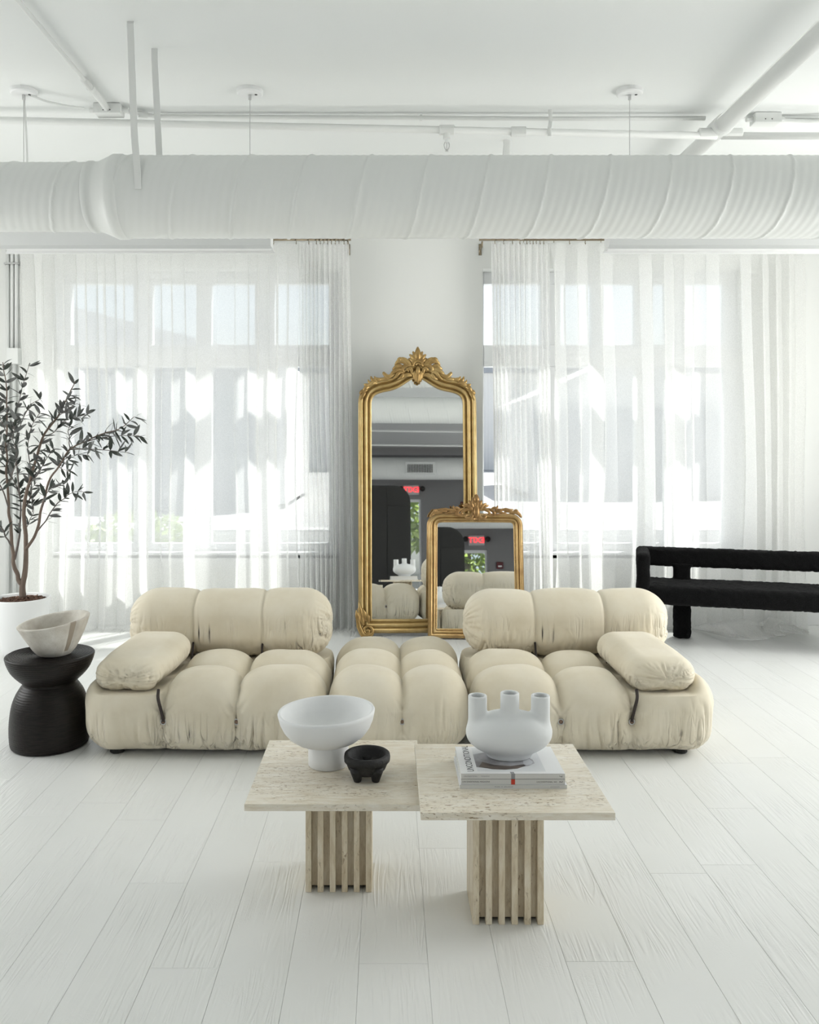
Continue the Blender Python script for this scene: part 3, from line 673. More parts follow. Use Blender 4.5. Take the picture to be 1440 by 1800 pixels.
def cushion_mesh(half, rad, seed, seams=(), step=.0085, ends_axis=0, foot=True, fat=0.0):
    P, n, Q = round_box(half, rad, step); x, y, z = P.T; h = np.array(half); d = np.zeros(len(P))
    a = P[:, ends_axis]; b = P[:, 1-ends_axis]; ha = h[ends_axis]
    for c in seams:
        s = np.abs(a-c+.004*vn(z*9, y*9, seed)); d += .010*np.exp(-(s/.010)**2)+.010*np.exp(-(s/.05)**2)
    low = sstep(.05, -.13, z/ max(.001, 1)) if foot else 0
    ang = np.arctan2(z, b)
    end = sstep(.24, .03, ha-np.abs(a))
    w1 = ridged(vn(a*30+.6*vn(a*6, ang*2, seed+2), ang*1.3, seed+3), 5)*.015*np.clip(end*.8+.55*low, 0, 1)*sstep(-.3, .4, vn(a*5, ang*1.2, seed+4))*sstep(.65, .0, n[:, 2])
    w2 = ridged(vn(a*58, ang*1.8, seed+5), 4)*.006*np.clip(end+.6*low, 0, 1)*sstep(.8, .1, n[:, 2])
    # pleats fan over the end caps
    cap = sstep(.35, .85, np.abs(n[:, ends_axis]))
    w3 = ridged(vn(ang*9, a*4, seed+6), 4)*.010*cap
    d += w1+w2+w3-.007*vn(x*5, y*5+z*4, seed+7)
    out = P-n*d[:, None]
    out[:, 2] += fat*(1-(a/ha)**2)*np.sign(z)*np.abs(z)/h[2]
    return from_arrays('cushion', out, Q)
def button(parent, p, nrm=(0, -1, 0)):
    q = Vector(nrm).to_track_quat('Z', 'Y').to_euler()
    o = obj('button', lathe([(.001, 0), (.010, 0), (.011, .004), (.006, .007), (.001, .007)], 16), M['ring'], parent, True, loc=p, rot=q)
    R = .0125; pts = [(R*math.cos(a), R*math.sin(a), .005) for a in np.linspace(0, 2*PI, 17)]
    obj('grommet', tmesh('grommet', tube(pts, .003, 6, cap=False)), M['steel'], o, True)
    return o
SY0, SY1, SZ0, SZ1 = 3.945, 4.945, .010, .388
ROWS = [4.29, 4.61]
M['cord'] = mat('dark_cord', (.035, .025, .022), .7)
def sofa(x0, x1, cols, label, back=None, arm=None, name='sofa_module', seed=1):
    cx = (x0+x1)/2; t = thing(name, label, 'sofa', (cx, 4.45, 0), group='cream tufted sofa modules')
    press = []
    if arm: press.append((arm[0], arm[1], 3.9, 4.7, .300))
    if back: press.append((back[0]-.05, back[1]+.05, 4.56, 5.0, .300))
    sm = seat_mesh(x0, x1, SY0, SY1, SZ0, SZ1, cols, ROWS, seed, press); o = obj('seat', sm, M['velvet'], t, True); o.location = (-cx, -4.45, 0)
    for c in cols: button(t, (c-cx, SY0-4.45+.040, .172)); button(t, (c-cx, SY1-4.45-.040, .172), (0, 1, 0))
    for fx in (x0+.17, x1-.17):
        for fy in (SY0+.12, SY1-.12): obj('foot', lathe([(.03, 0), (.035, .005), (.035, .02), (.03, .024)], 16), M['black'], t, loc=(fx-cx, fy-4.45, 0))
    if back:
        b0, b1 = back; hw = (b1-b0)/2; bc = (b0+b1)/2
        me = cushion_mesh((hw, .172, .186), (.165, .165, .150), seed+20, (-hw*.333, hw*.333)); obj('backrest', me, M['velvet_cushion'], t, True, loc=(bc-cx, 4.740-4.45, .482))
        for c in (-hw*.333, hw*.333):
            obj('cord', tmesh('cord', tube(spline([(bc+c-cx, 4.60-4.45, .40), (bc+c-cx, 4.57-4.45, .34), (bc+c-cx, 4.545-4.45, .30)], 4), .006, 8)), M['cord'], t, True)
    if arm:
        a0, a1, rz = arm; ac = (a0+a1)/2; hw = (a1-a0)/2
        me = cushion_mesh((hw, .300, .082), (.10, .10, .081), seed+30, (), .0072, 1, .010)
        obj('armrest', me, M['velvet_arm'], t, True, loc=(ac-cx, 4.275-4.45, .388), rot=(math.radians(3.0), 0, rz))
        c = cols[0] if ac < cx else cols[-1]; s = 1 if ac < cx else -1
        obj('cord', tmesh('cord', tube(spline([(c-cx-.022*s, SY0-4.45+.035, .325), (c-cx-.018*s, SY0-4.45+.012, .290), (c-cx-.006*s, SY0-4.45+.016, .235), (c-cx, SY0-4.45+.030, .19), (c-cx, SY0-4.45+.034, .174)], 5), [.0075]*21, 8)), M['cord'], t, True)
    return t
sofa(-1.470, -.292, [-1.057, -.711], 'left cream tufted sofa module with backrest and left armrest', (-1.435, -.30), (-1.40, -1.06, math.radians(-4)), seed=3)
sofa(-.288, .403, [.0725], 'low backless cream tufted sofa module in the middle', None, None, seed=14)
sofa(.407, 1.585, [.8235, 1.159], 'right cream tufted sofa module with backrest and right armrest', (.430, 1.57), (1.135, 1.475, math.radians(4)), seed=29)

# ================================================================== COFFEE TABLES
def coffee_table(xc, yc, w, d, top, label, px_, py_, seed):
    t = thing('coffee_table', label, 'coffee table', (xc, yc, 0), group='square travertine coffee tables'); th = .022
    obj('table_top', bx(-w/2, w/2, -d/2, d/2, top-th, top, .002, 2), M['trav_top'], t)
    hx, hy = .110, .100; sw = .0195; z1 = top-th-.0005; ox, oy = px_-xc, py_-yc
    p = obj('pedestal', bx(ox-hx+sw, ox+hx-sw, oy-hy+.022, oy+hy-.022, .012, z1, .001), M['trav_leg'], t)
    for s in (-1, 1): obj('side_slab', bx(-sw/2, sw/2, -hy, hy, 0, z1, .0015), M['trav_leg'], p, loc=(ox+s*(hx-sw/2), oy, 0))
    gap = (2*hx-6*sw)/5; me = None
    for k in range(1, 5):
        for s in (-1, 1):
            if me is None:
                o = obj('slat', bx(-sw/2, sw/2, -.0115, .0115, 0, z1, .0015), M['trav_leg'], p); me = o.data
            else: o = obj('slat', me, None, p)
            o.location = (ox-hx+sw/2+k*(sw+gap), oy+s*(hy-.0115), 0)
    return t
coffee_table(.380, 2.713, .5636, .556, .424, 'taller travertine table with slatted pedestal carrying books and vase', .377, 2.709, 1)
coffee_table(-.165, 2.912, .561, .565, .365, 'lower travertine table with slatted pedestal carrying two bowls', -.160, 2.897, 2)
LT, RT = .365, .424

# --- things on the tables
M['plaster'] = paint('matte_plaster', (.80, .81, .81), .85, .25, 45); M['ceramic'] = paint('matte_white_ceramic', (.76, .775, .775), .7, .05, 30)
def wobble(me, amp, sc, seed):
    n_ = len(me.vertices); co = np.zeros(n_*3); me.vertices.foreach_get('co', co); co = co.reshape(-1, 3)
    ang = np.arctan2(co[:, 1], co[:, 0]); r = 1+amp*vn(np.cos(ang)*sc+5, np.sin(ang)*sc+co[:, 2]*12+3, seed); co[:, 0] *= r; co[:, 1] *= r
    me.vertices.foreach_set('co', co.ravel()); me.update(); return me
t = thing('footed_bowl', 'large white plaster bowl on a cylindrical foot', 'bowl', (-.205, 2.955, LT))
fp = [(.002, 0), (.066, 0), (.070, .003), (.0705, .03), (.070, .072), (.066, .080), (.03, .082)]
obj('foot', wobble(lathe(fp, 64), .01, 1, 4), M['plaster'], t, True)
bp = [(.002, .074), (.060, .075), (.085, .080), (.110, .090), (.134, .107), (.152, .130), (.164, .155), (.1705, .180), (.1715, .187), (.169, .1915), (.164, .192), (.159, .188), (.150, .168), (.136, .143), (.112, .120), (.08, .106), (.04, .099), (.002, .098)]
o = obj('bowl_body', wobble(lathe(bp, 96), .012, 1.2, 9), M['plaster'], t, True, rot=(0, math.radians(-2.2), 0))
M['basalt'] = mat('black_volcanic_stone', (.008, .0075, .0075), .6); _v = coords(M['basalt']); bump(M['basalt'], noise(M['basalt'], _v, 70, 5, .7), .7, .006)
t = thing('tripod_bowl', 'small black stone bowl standing on stubby feet', 'bowl', (-.067, 2.842, LT))
mp = [(.002, .014), (.036, .015), (.052, .020), (.063, .032), (.069, .046), (.073, .056), (.0775, .058), (.0785, .070), (.077, .080), (.073, .083), (.064, .081), (.060, .074), (.052, .055), (.036, .043), (.002, .040)]
obj('bowl_body', wobble(lathe(mp, 64), .02, 1.5, 2), M['basalt'], t, True)
for a in (-2.25, -.90, PI/2):
    c, s = math.cos(a), math.sin(a)
    obj('foot', tmesh('foot', tube([(.056*c, .056*s, .050), (.053*c, .053*s, .034), (.050*c, .050*s, .018), (.048*c, .048*s, .002), (.048*c, .048*s, 0)], [.022, .021, .017, .0125, .010], 12)), M['basalt'], t, True)
# magazines: pages between covers, spine towards the camera
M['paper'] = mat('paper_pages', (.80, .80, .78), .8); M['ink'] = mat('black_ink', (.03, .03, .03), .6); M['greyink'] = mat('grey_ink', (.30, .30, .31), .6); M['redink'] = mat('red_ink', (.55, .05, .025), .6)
def cover_mat():
    m = mat('magazine_cover', (.82, .825, .83), .35); return m
M['cover'] = cover_mat(); M['cover_spine'] = mat('magazine_spine', (.66, .66, .645), .5)
M['photo1'] = mat('cover_photo_grey', (.36, .355, .37), .4); M['photo2'] = mat('cover_photo_dark', (.055, .042, .035), .4); M['photo3'] = mat('cover_photo_pale', (.62, .63, .66), .4); M['photobg'] = mat('cover_photo_ground', (.70, .715, .73), .4)
_v = coords(M['photo1'], (1, 1, 1)); L(M['photo1'], ramp(M['photo1'], noise(M['photo1'], _v, 14, 4), [(.3, (.2, .19, .19)), (.7, (.5, .5, .53))]), BS(M['photo1']).inputs['Base Color'])
_v = coords(M['photo2'], (14, 60, 1)); L(M['photo2'], ramp(M['photo2'], noise(M['photo2'], _v, 1, 4), [(.35, (.02, .015, .013)), (.7, (.22, .17, .14))]), BS(M['photo2']).inputs['Base Color'])
def magazine(name, w, d, h, loc, rz, label):
    t = thing(name, label, 'book', loc, (0, 0, rz), group='magazines stacked under the vase')
    obj('pages', bx(-w/2+.001, w/2-.002, -d/2+.002, d/2-.002, .0008, h-.0008), M['paper'], t)
    obj('back_cover', bx(-w/2, w/2, -d/2+.0008, d/2, 0, .0008), M['cover'], t); obj('front_cover', bx(-w/2, w/2, -d/2+.0008, d/2, h-.0008, h), M['cover'], t)
    obj('spine', bx(-w/2, w/2, -d/2, -d/2+.002, 0, h), M['cover_spine'], t); return t
def flat_poly(name, pts, z, m, parent, th=.0002):
    bm = bmesh.new(); f = bm.faces.new([bm.verts.new((x, y, z)) for x, y in pts]); r = bmesh.ops.extrude_face_region(bm, geom=[f])
    bmesh.ops.translate(bm, vec=(0, 0, th), verts=[v for v in r['geom'] if isinstance(v, bmesh.types.BMVert)]); bmesh.ops.recalc_face_normals(bm, faces=bm.faces); return obj(name, bm, m, parent)
def spine_text(t, s, size, x, z, d, m, rot=0.0):
    obj('lettering', text_mesh(s, size, .0001), m, t, loc=(x, -d/2-.0001, z), rot=(PI/2, rot, 0))
MX = .392
b3 = magazine('magazine', .332, .236, .0115, (MX, 2.722, RT), 0, 'thin pale magazine at the bottom of the stack under the vase')
bm = bmesh.new()
for i in range(16): box(bm, -.058+i*.0036, -.0562+i*.0036, -.1182, -.1179, .0046, .0046+(.0026 if i % 3 else .0032)) if i not in (5, 7) else None
for i in range(8): box(bm, .115+i*.0036, .1166+i*.0036, -.1182, -.1179, .0046, .0070)
obj('faint_print', bm, M['greyink'], b3)
b2 = magazine('magazine', .322, .232, .0165, (MX-.0005, 2.724, RT+.0116), 0, 'middle magazine of the stack, with a red mark on its spine')
spine_text(b2, 'UNCONDITIONAL MAGAZINE', .0062, -.1145, .0085, .232, M['ink']); spine_text(b2, 'UNCONDITIONAL  NO', .0060, .104, .0078, .232, M['ink']); spine_text(b2, '2', .013, .148, .0082, .232, M['ink'], PI/2)
obj('gap_shade_strip', bx(-.161, .161, -.1165, -.112, .0163, .0169), M['ink'], b2); obj('red_mark', bx(-.006, .006, -.1163, -.1158, .0, .0163), M['redink'], b2)  # dark strip stands in for the shade in the gap under the top magazine
b1 = magazine('magazine', .322, .232, .0160, (MX-.0005, 2.724, RT+.0287), 0, 'top magazine with an oval photo on its cover, under the vase')
spine_text(b1, 'UNCONDITIONAL', .0050, -.132, .0082, .232, M['greyink']); spine_text(b1, 'MAGAZINE', .0050, -.086, .0082, .232, M['greyink']); spine_text(b1, '7', .013, .147, .008, .232, M['ink'], PI/2)
obj('grey_mark', bx(-.006, .006, -.1163, -.1158, .0, .0159), M['greyink'], b1)
flat_poly('grey_mark', [(-.007, -.1155), (.005, -.1155), (.004, -.101), (-.008, -.101)], .0160, M['greyink'], b1)
flat_poly('cover_photo', [(-.108, -.098), (.105, -.098), (.105, .104), (-.108, .104)], .0160, M['photobg'], b1, .00015)
flat_poly('cover_photo', [(-.108, -.062), (-.108, .045), (-.03, .08), (.03, .07), (.06, .03), (.08, .0), (.082, -.03), (.06, -.052), (.0, -.075), (-.05, -.080)], .01616, M['photo1'], b1, .00015)
flat_poly('cover_photo', [(-.100, -.060), (-.085, -.020), (-.05, -.045), (.0, -.055), (.045, -.040), (.05, -.052), (.02, -.075), (-.02, -.084), (-.06, -.080)], .01632, M['photo2'], b1, .00015)
flat_poly('cover_photo', [(.045, -.035), (.05, .01), (.07, .005), (.078, -.02), (.07, -.04), (.055, -.048)], .01632, M['photo3'], b1, .00015)
obj('lettering', text_mesh('UNCONDITIONAL', .030, .0001), M['ink'], b1, loc=(-.128, .012, .0162), rot=(0, 0, PI/2)).scale = (.88, 1, 1)
# vase: squashed body with three tubes (metaball-free: smooth union by marching through bmesh)
VT = RT+.0287+.0164+.0005
def sdf_mesh(fn, lo, hi, step):
    """surface nets of a signed distance function"""
    xs = [np.arange(lo[k], hi[k]+step, step) for k in range(3)]; G = np.stack(np.meshgrid(*xs, indexing='ij'), -1); D = fn(G[..., 0], G[..., 1], G[..., 2]); s = D < 0
    nx, ny, nz = D.shape; acc = np.zeros((nx-1, ny-1, nz-1, 3)); cnt = np.zeros((nx-1, ny-1, nz-1))
    def crn(A, d): return A[d[0]:nx-1+d[0], d[1]:ny-1+d[1], d[2]:nz-1+d[2]]
    cs = [(i, j, k) for i in (0, 1) for j in (0, 1) for k in (0, 1)]
    for a in cs:
        for ax in range(3):
            if a[ax]: continue
            b = list(a); b[ax] = 1; da, db = crn(D, a), crn(D, b); m_ = (da < 0) != (db < 0); f = np.where(m_, da/np.where(m_, da-db, 1), 0)
            p = np.broadcast_to(np.array(a, float), acc.shape).copy(); p[..., ax] += f; acc += p*m_[..., None]; cnt += m_
    act = cnt > 0; idx = -np.ones(act.shape, int); idx[act] = np.arange(act.sum())
    base = np.stack(np.meshgrid(np.arange(nx-1), np.arange(ny-1), np.arange(nz-1), indexing='ij'), -1)
    V = (base[act]+acc[act]/cnt[act][:, None])*step+np.array(lo); Q = []
    for ax in range(3):
        o1, o2 = [(1, 2), (2, 0), (0, 1)][ax]
        sl0 = [slice(1, -1)]*3; sl0[ax] = slice(0, -1); sl1 = [slice(1, -1)]*3; sl1[ax] = slice(1, None)
        a_, b_ = s[tuple(sl0)], s[tuple(sl1)]; I = np.argwhere(a_ != b_)
        for i in I:
            g = np.array(i); g[o1] += 1; g[o2] += 1; q = []
            for d1, d2 in ((0, 0), (-1, 0), (-1, -1), (0, -1)):
                c = g.copy(); c[o1] += d1; c[o2] += d2; q.append(idx[tuple(c)])
            if min(q) < 0: continue
            Q.append(q if a_[tuple(i)] else q[::-1])
    return V, Q
def smin(a, b, k): h = np.clip(.5+.5*(b-a)/k, 0, 1); return b*(1-h)+a*h-k*h*(1-h)
def vase_sdf(x, y, z):
    def ell(x, y, z, a, b, c): k0 = np.sqrt((x/a)**2+(y/b)**2+(z/c)**2); k1 = np.sqrt((x/a**2)**2+(y/b**2)**2+(z/c**2)**2); return k0*(k0-1)/(k1+1e-9)
    d = ell(x, y, z-.076, .1405, .088, .074)
    foot = np.maximum(np.sqrt((x/1.0)**2+(y*1.35)**2)-.071, np.abs(z-.015)-.015); d = smin(d, foot, .018)
    for tx, ty, h in ((-.103, 0, .200), (.0, -.018, .214), (.103, 0, .200)):
        r = np.sqrt((x-tx)**2+(y-ty)**2); d = smin(d, np.maximum(r-.0305, np.abs(z-(.09+h)/2)-(h-.09)/2), .016)
    for tx, ty, h in ((-.103, 0, .200), (.0, -.018, .214), (.103, 0, .200)):
        r = np.sqrt((x-tx)**2+(y-ty)**2); d = np.maximum(d, -np.maximum(r-.0225, np.abs(z-(.11+h+.02)/2)-(h+.02-.11)/2))
    return np.maximum(d, -z)
V, Q = sdf_mesh(vase_sdf, (-.16, -.11, -.006), (.16, .11, .225), .0034)
o = obj('three_neck_vase', from_arrays('vase', V, Q), M['ceramic'], smooth=True, loc=(.400, 2.755, VT))
sm = o.modifiers.new('smooth', 'SMOOTH'); sm.iterations = 4; sm.factor = .5
tag(o, 'matte white vase with three upright necks, standing on the magazines', 'vase')

# ================================================================== STOOL, STONE BOWL
M['charwood'] = mat('charred_wood', (.01, .008, .007), .42); _m = M['charwood']; _v = coords(_m, (1, 1, 1))
L(_m, ramp(_m, noise(_m, coords(_m, (6, 6, 60)), 3, 5, .6), [(.3, (.003, .0024, .002)), (.7, (.017, .0125, .010))]), BS(_m).inputs['Base Color']); bump(_m, noise(_m, _v, 90, 4, .6), .35, .003); BS(_m).inputs['Specular IOR Level'].default_value = .25
t = thing('wooden_stool', 'dark turned wooden stool carrying the stone bowl', 'stool', (-1.668, 4.17, 0))
ctl = [(.170, 0), (.183, .012), (.188, .05), (.188, .10), (.184, .16), (.176, .21), (.160, .255), (.140, .288), (.128, .306), (.134, .318), (.160, .343), (.184, .372), (.200, .405), (.208, .432), (.209, .443)]
sp = [tuple(p) for p in spline(ctl, 12)]; prof = [(.002, 0)]
for i, (r, z) in enumerate(sp): prof.append((r-.0018*(1-abs(math.sin(z*PI/.0105)))*(1 if .01 < z < .435 else 0), z))
prof += [(.206, .447), (.2, .448), (.002, .446)]
obj('turned_body', wobble(lathe(prof, 72), .008, 1, 6), M['charwood'], t, True)
rings = [tube([(r*math.cos(a)*(1+.04*math.sin(3*a+r*30)), r*math.sin(a)*(1+.03*math.cos(2*a+r*50)), .4478) for a in np.linspace(0, 2*PI, 49)], .0019, 5, cap=False) for r in np.arange(.02, .2, .0135)]
obj('growth_rings', tmesh('growth_rings', *rings), M['charwood'], t, True)
def make_stone():
    m = mat('rough_stone', (.58, .55, .49), .9); v = coords(m)
    L(m, ramp(m, noise(m, v, 9, 6, .65), [(.3, (.46, .42, .36)), (.55, (.60, .57, .51)), (.75, (.70, .68, .63))]), BS(m).inputs['Base Color']); bump(m, noise(m, v, 120, 5, .7), .5, .003); return m
M['stone'] = make_stone(); M['stone_dark'] = paint('stone_groove', (.34, .29, .23), .9, .4, 80)
t = thing('stone_bowl', 'rough beige stone bowl with a slanted rim and a brown groove', 'bowl', (-1.640, 4.15, .4495))
sp_ = [(.002, 0), (.070, 0), (.085, .005), (.108, .03), (.130, .065), (.150, .105), (.166, .142), (.176, .168), (.177, .172), (.172, .175), (.160, .174), (.153, .168), (.138, .130), (.115, .085), (.085, .050), (.04, .035), (.002, .033)]
me = wobble(lathe(sp_, 96), .03, 1.1, 12); co = np.zeros(len(me.vertices)*3); me.vertices.foreach_get('co', co); co = co.reshape(-1, 3)
co[:, 2] += (co[:, 2]/.175)**2*(.020*co[:, 0]/.17+.012*co[:, 1]/.17-.006); me.vertices.foreach_set('co', co.ravel()); me.update()
ga = -.62; ang = np.arctan2(co[:, 1], co[:, 0]); rad_ = np.hypot(co[:, 0], co[:, 1]); cut = (np.abs(ang-ga) < .11) & (rad_ > .088) & (co[:, 2] > .012)
f_ = np.where(cut, 1-.007/np.maximum(rad_, .01), 1); co[:, 0] *= f_*.95; co[:, 1] *= f_*.95; me.vertices.foreach_set('co', co.ravel()); me.update()
body = obj('bowl_body', me, M['stone'], t, True)
seg_ = [p_.index for p_ in me.polygons if all(cut[v] for v in p_.vertices)]
gv = {}; GV = []; GF = []
for i in seg_:
    q = []
    for v in me.polygons[i].vertices:
        if v not in gv: gv[v] = len(GV); c_ = Vector(co[v]); r_ = Vector((c_.x, c_.y, 0)).normalized(); GV.append(c_+r_*.0012)
        q.append(gv[v])
    GF.append(tuple(q))
obj('groove', from_arrays('groove', GV, GF), M['stone_dark'], t, True)

# ================================================================== BENCH
bz = math.radians(-16); BL = 1.95
t = thing('black_bench', 'long black boucle bench with a wraparound backrest by the curtain', 'bench', (1.826, 6.15, 0), (0, 0, bz))
def soft(half, rad, step=.02, seed=0):
    P, n_, Q = round_box(half, rad, step); d = .004*vn(P[:, 0]*60+P[:, 2]*33, P[:, 1]*60+P[:, 2]*47, seed); return from_arrays('soft', P+n_*d[:, None], Q)
obj('seat', soft((BL/2, .235, .070), (.05, .05, .035), .014, 1), M['boucle'], t, True, loc=(BL/2, .235, .375))
obj('backrest', soft((BL/2-.02, .047, .073), (.045, .045, .03), .014, 2), M['boucle'], t, True, loc=(BL/2, .425, .608))
for x in (.047, BL-.047):
    obj('armrest', soft((.047, .235, .073), (.035, .04, .03), .014, 3), M['boucle'], t, True, loc=(x, .235, .608))
    obj('arm_post', soft((.047, .047, .135), (.035, .035, .02), .014, 4), M['boucle'], t, True, loc=(x, .047, .50))
    f_ = .335 if x < 1 else BL-.335
    P, n_, Q = round_box((.062, .045, .075), (.03, .03, .004), .012); P[:, 0] *= 1+.55*sstep(.3, 1, np.abs(P[:, 2])/.075)**2
    obj('back_post', from_arrays('p', P, Q), M['boucle'], t, True, loc=(f_, .415, .49))
    obj('leg', soft((.064, .055, .165), (.045, .04, .02), .014, 5), M['boucle'], t, True, loc=(f_, .372, .166))

# ================================================================== POTTED OLIVE TREE
TD = 5.85
base = px(40, 1047, TD); POTX = px(37, 1050, TD).x
t = thing('potted_olive_tree', 'slender olive tree in a large white planter at the left', 'potted tree', (POTX, TD, 0))
TO = Vector((POTX, TD, 0))
pp = [(.002, .012), (.095, .012), (.110, .018), (.130, .06), (.152, .14), (.172, .24), (.187, .34), (.194, .405), (.194, .412), (.190, .415), (.183, .414), (.180, .405), (.178, .37), (.002, .37)]
obj('planter', lathe(pp, 64), M['white'], t, True)
obj('planter_foot', lathe([(.002, 0), (.095, 0), (.095, .0125), (.002, .0125)], 40), M['dark'], t)
M['mulch'] = mat('bark_mulch', (.10, .055, .035), .9); _v = coords(M['mulch']); L(M['mulch'], ramp(M['mulch'], noise(M['mulch'], _v, 60, 3), [(.35, (.05, .025, .016)), (.7, (.22, .12, .08))]), BS(M['mulch']).inputs['Base Color'])
V = []; Fc = []; rg = np.random.RandomState(4)
for i in range(900):
    r = .172*math.sqrt(rg.rand()); a = rg.rand()*2*PI; c = np.array([r*math.cos(a), r*math.sin(a), .383+.010*rg.rand()+.012*(1-(r/.17)**2)]); d1 = rg.normal(size=3)*np.array([1, 1, .35]); d1 /= np.linalg.norm(d1); d2 = np.cross(d1, (0, 0, 1.)); d2 /= np.linalg.norm(d2)+1e-6; d3 = np.cross(d1, d2)
    l, w_, h_ = rg.uniform(.007, .016), rg.uniform(.003, .006), .002; o_ = len(V)
    for sx in (-1, 1):
        for sy_, sz_ in ((-1, -1), (1, -1), (1, 1), (-1, 1)): V.append(c+d1*l*sx+d2*w_*sy_+d3*h_*sz_)
    Fc += [(o_, o_+1, o_+2, o_+3), (o_+7, o_+6, o_+5, o_+4)]+[(o_+k, o_+4+k, o_+4+(k+1) % 4, o_+(k+1) % 4) for k in range(4)]
so = obj('mulch', from_arrays('mulch', V, Fc), M['mulch'], t); so['kind'] = 'stuff'
obj('soil', lathe([(.002, .371), (.178, .371), (.177, .384), (.002, .388)], 40), M['mulch'], t)
M['olive_bark'] = paint('olive_bark', (.16, .12, .095), .85, .8, 60)
M['twig'] = paint('olive_twig', (.13, .11, .10), .8, .3, 80)
Z3 = 3.0
def tp(x, y, dy): p = px(x/Z3, 600+y/Z3, TD+dy); return p-TO
# (points in a 3x zoomed crop x, y, plus depth offset), start radius, end radius
BR = [
 ([(120, 1348, 0), (122, 1290, 0), (132, 1225, 0), (136, 1130, .02), (131, 1000, .03), (130, 880, .05), (148, 760, .08), (188, 630, .10), (232, 500, .12), (300, 400, .14), (345, 320, .15), (378, 255, .16), (396, 212, .16)], .024, .0025),
 ([(122, 1290, 0), (100, 1255, -.01), (78, 1185, -.04), (72, 1110, -.06), (58, 990, -.09), (46, 880, -.1), (40, 760, -.12), (34, 640, -.14), (34, 480, -.15), (38, 330, -.15), (28, 200, -.15), (14, 110, -.14)], .018, .0025),
 ([(138, 1095, .02), (185, 1020, -.02), (222, 880, -.06), (260, 740, -.1), (310, 660, -.13), (370, 570, -.16), (440, 532, -.18), (530, 490, -.2), (640, 458, -.22), (710, 398, -.23)], .012, .002),
 ([(370, 570, -.16), (450, 568, -.2), (560, 574, -.24), (680, 588, -.26)], .005, .0016),
 ([(440, 532, -.18), (540, 508, -.14), (640, 497, -.12), (735, 500, -.1)], .0045, .0015),
 ([(188, 1012, -.02), (240, 945, .04), (290, 870, .08), (345, 822, .1), (400, 792, .12), (462, 797, .12)], .006, .0016),
 ([(76, 1150, -.04), (98, 1060, .04), (108, 960, .09), (106, 830, .13), (74, 740, .16), (40, 650, .2), (10, 590, .22)], .010, .002),
 ([(70, 1095, -.06), (40, 1050, -.12), (15, 990, -.16), (-30, 940, -.2), (-90, 850, -.22), (-120, 760, -.22)], .007, .002),
 ([(46, 880, -.1), (20, 800, -.16), (-30, 700, -.2), (-60, 560, -.22), (-70, 420, -.22)], .006, .002),
 ([(36, 560, -.14), (62, 480, -.10), (92, 350, -.06), (118, 245, -.04), (150, 130, -.03)], .005, .0018),
 ([(106, 830, .13), (92, 700, .10), (80, 560, .08), (110, 430, .05), (160, 340, .03), (220, 300, .02)], .006, .0018),
 ([(130, 880, .05), (165, 800, .12), (160, 660, .18), (150, 540, .2), (170, 440, .22), (215, 370, .22)], .006, .0018),
 ([(232, 500, .12), (280, 480, .2), (340, 420, .26), (400, 400, .3), (445, 410, .3)], .004, .0016),
 ([(300, 400, .14), (345, 370, .08), (400, 330, .05), (430, 345, .05)], .003, .0014),
 ([(148, 760, .08), (200, 700, .0), (235, 640, -.06), (265, 590, -.1), (290, 560, -.1)], .004, .0016),
 ([(310, 660, -.13), (345, 640, -.06), (400, 600, -.02), (470, 600, .0)], .0035, .0015),
 ([(310, 660, -.13), (335, 675, -.16), (385, 692, -.2)], .003, .0014),
 ([(370, 570, -.16), (365, 520, -.12), (360, 470, -.08), (385, 410, -.06), (455, 385, -.06)], .004, .0015),
 ([(40, 760, -.12), (70, 690, -.22), (90, 600, -.3), (70, 500, -.34), (90, 400, -.36)], .005, .0018),
 ([(34, 640, -.14), (0, 560, -.08), (-20, 440, -.04), (-10, 330, 0)], .004, .0018),
 ([(222, 880, -.06), (240, 820, -.14), (280, 770, -.18), (340, 755, -.2)], .0035, .0015),
 ([(170, 900, .04), (178, 860, .1), (160, 800, .14), (190, 740, .16)], .003, .0014),
 ([(131, 1000, .03), (150, 960, .08), (176, 900, .1), (170, 830, .1)], .004, .0016),
 ([(34, 480, -.15), (0, 400, -.2), (-25, 300, -.22)], .004, .0016),
]
leaf_sites = []
for k, (pts, r0, r1) in enumerate(BR):
    P3 = [tp(*q) for q in pts]; S = [Vector(p) for p in spline(P3, 6)]; nS = len(S)
    # a natural wobble
    S = [p+Vector((vn(i*.35, k*3.1, 5), vn(i*.35, k*3.1, 8), 0))*.006*min(1, i/6) for i, p in enumerate(S)]
    rad = [r0+(r1-r0)*(i/(nS-1))**.7 for i in range(nS)]
    obj('trunk' if k < 2 else 'branch', tmesh('branch', tube(S, rad, 10 if k < 3 else 7)), M['olive_bark'] if k < 3 else M['twig'], t, True)
    lenacc = 0; nxt = .03; start = .50 if k < 3 else .22
    tot = sum((S[i+1]-S[i]).length for i in range(nS-1))
    for i in range(nS-1):
        lenacc += (S[i+1]-S[i]).length
        if lenacc/tot > start and lenacc > nxt:
            leaf_sites.append((S[i+1], (S[i+1]-S[i]).normalized(), k)); nxt = lenacc+.024+.016*random.random()
def leaf_mesh(bend):
    V = []; Fc = []; n_ = 6
    for i in range(n_+1):
        u = i/n_; w_ = .135*math.sin(PI*min(1, u**.85))**.8+.004; zz = -bend*u*u
        V += [(-w_, u, zz+.02*math.sin(PI*u)), (0, u, zz), (w_, u, zz+.02*math.sin(PI*u))]
    for i in range(n_):
        a = i*3; Fc += [(a, a+1, a+4, a+3), (a+1, a+2, a+5, a+4)]
    return from_arrays('leaf', V, Fc)
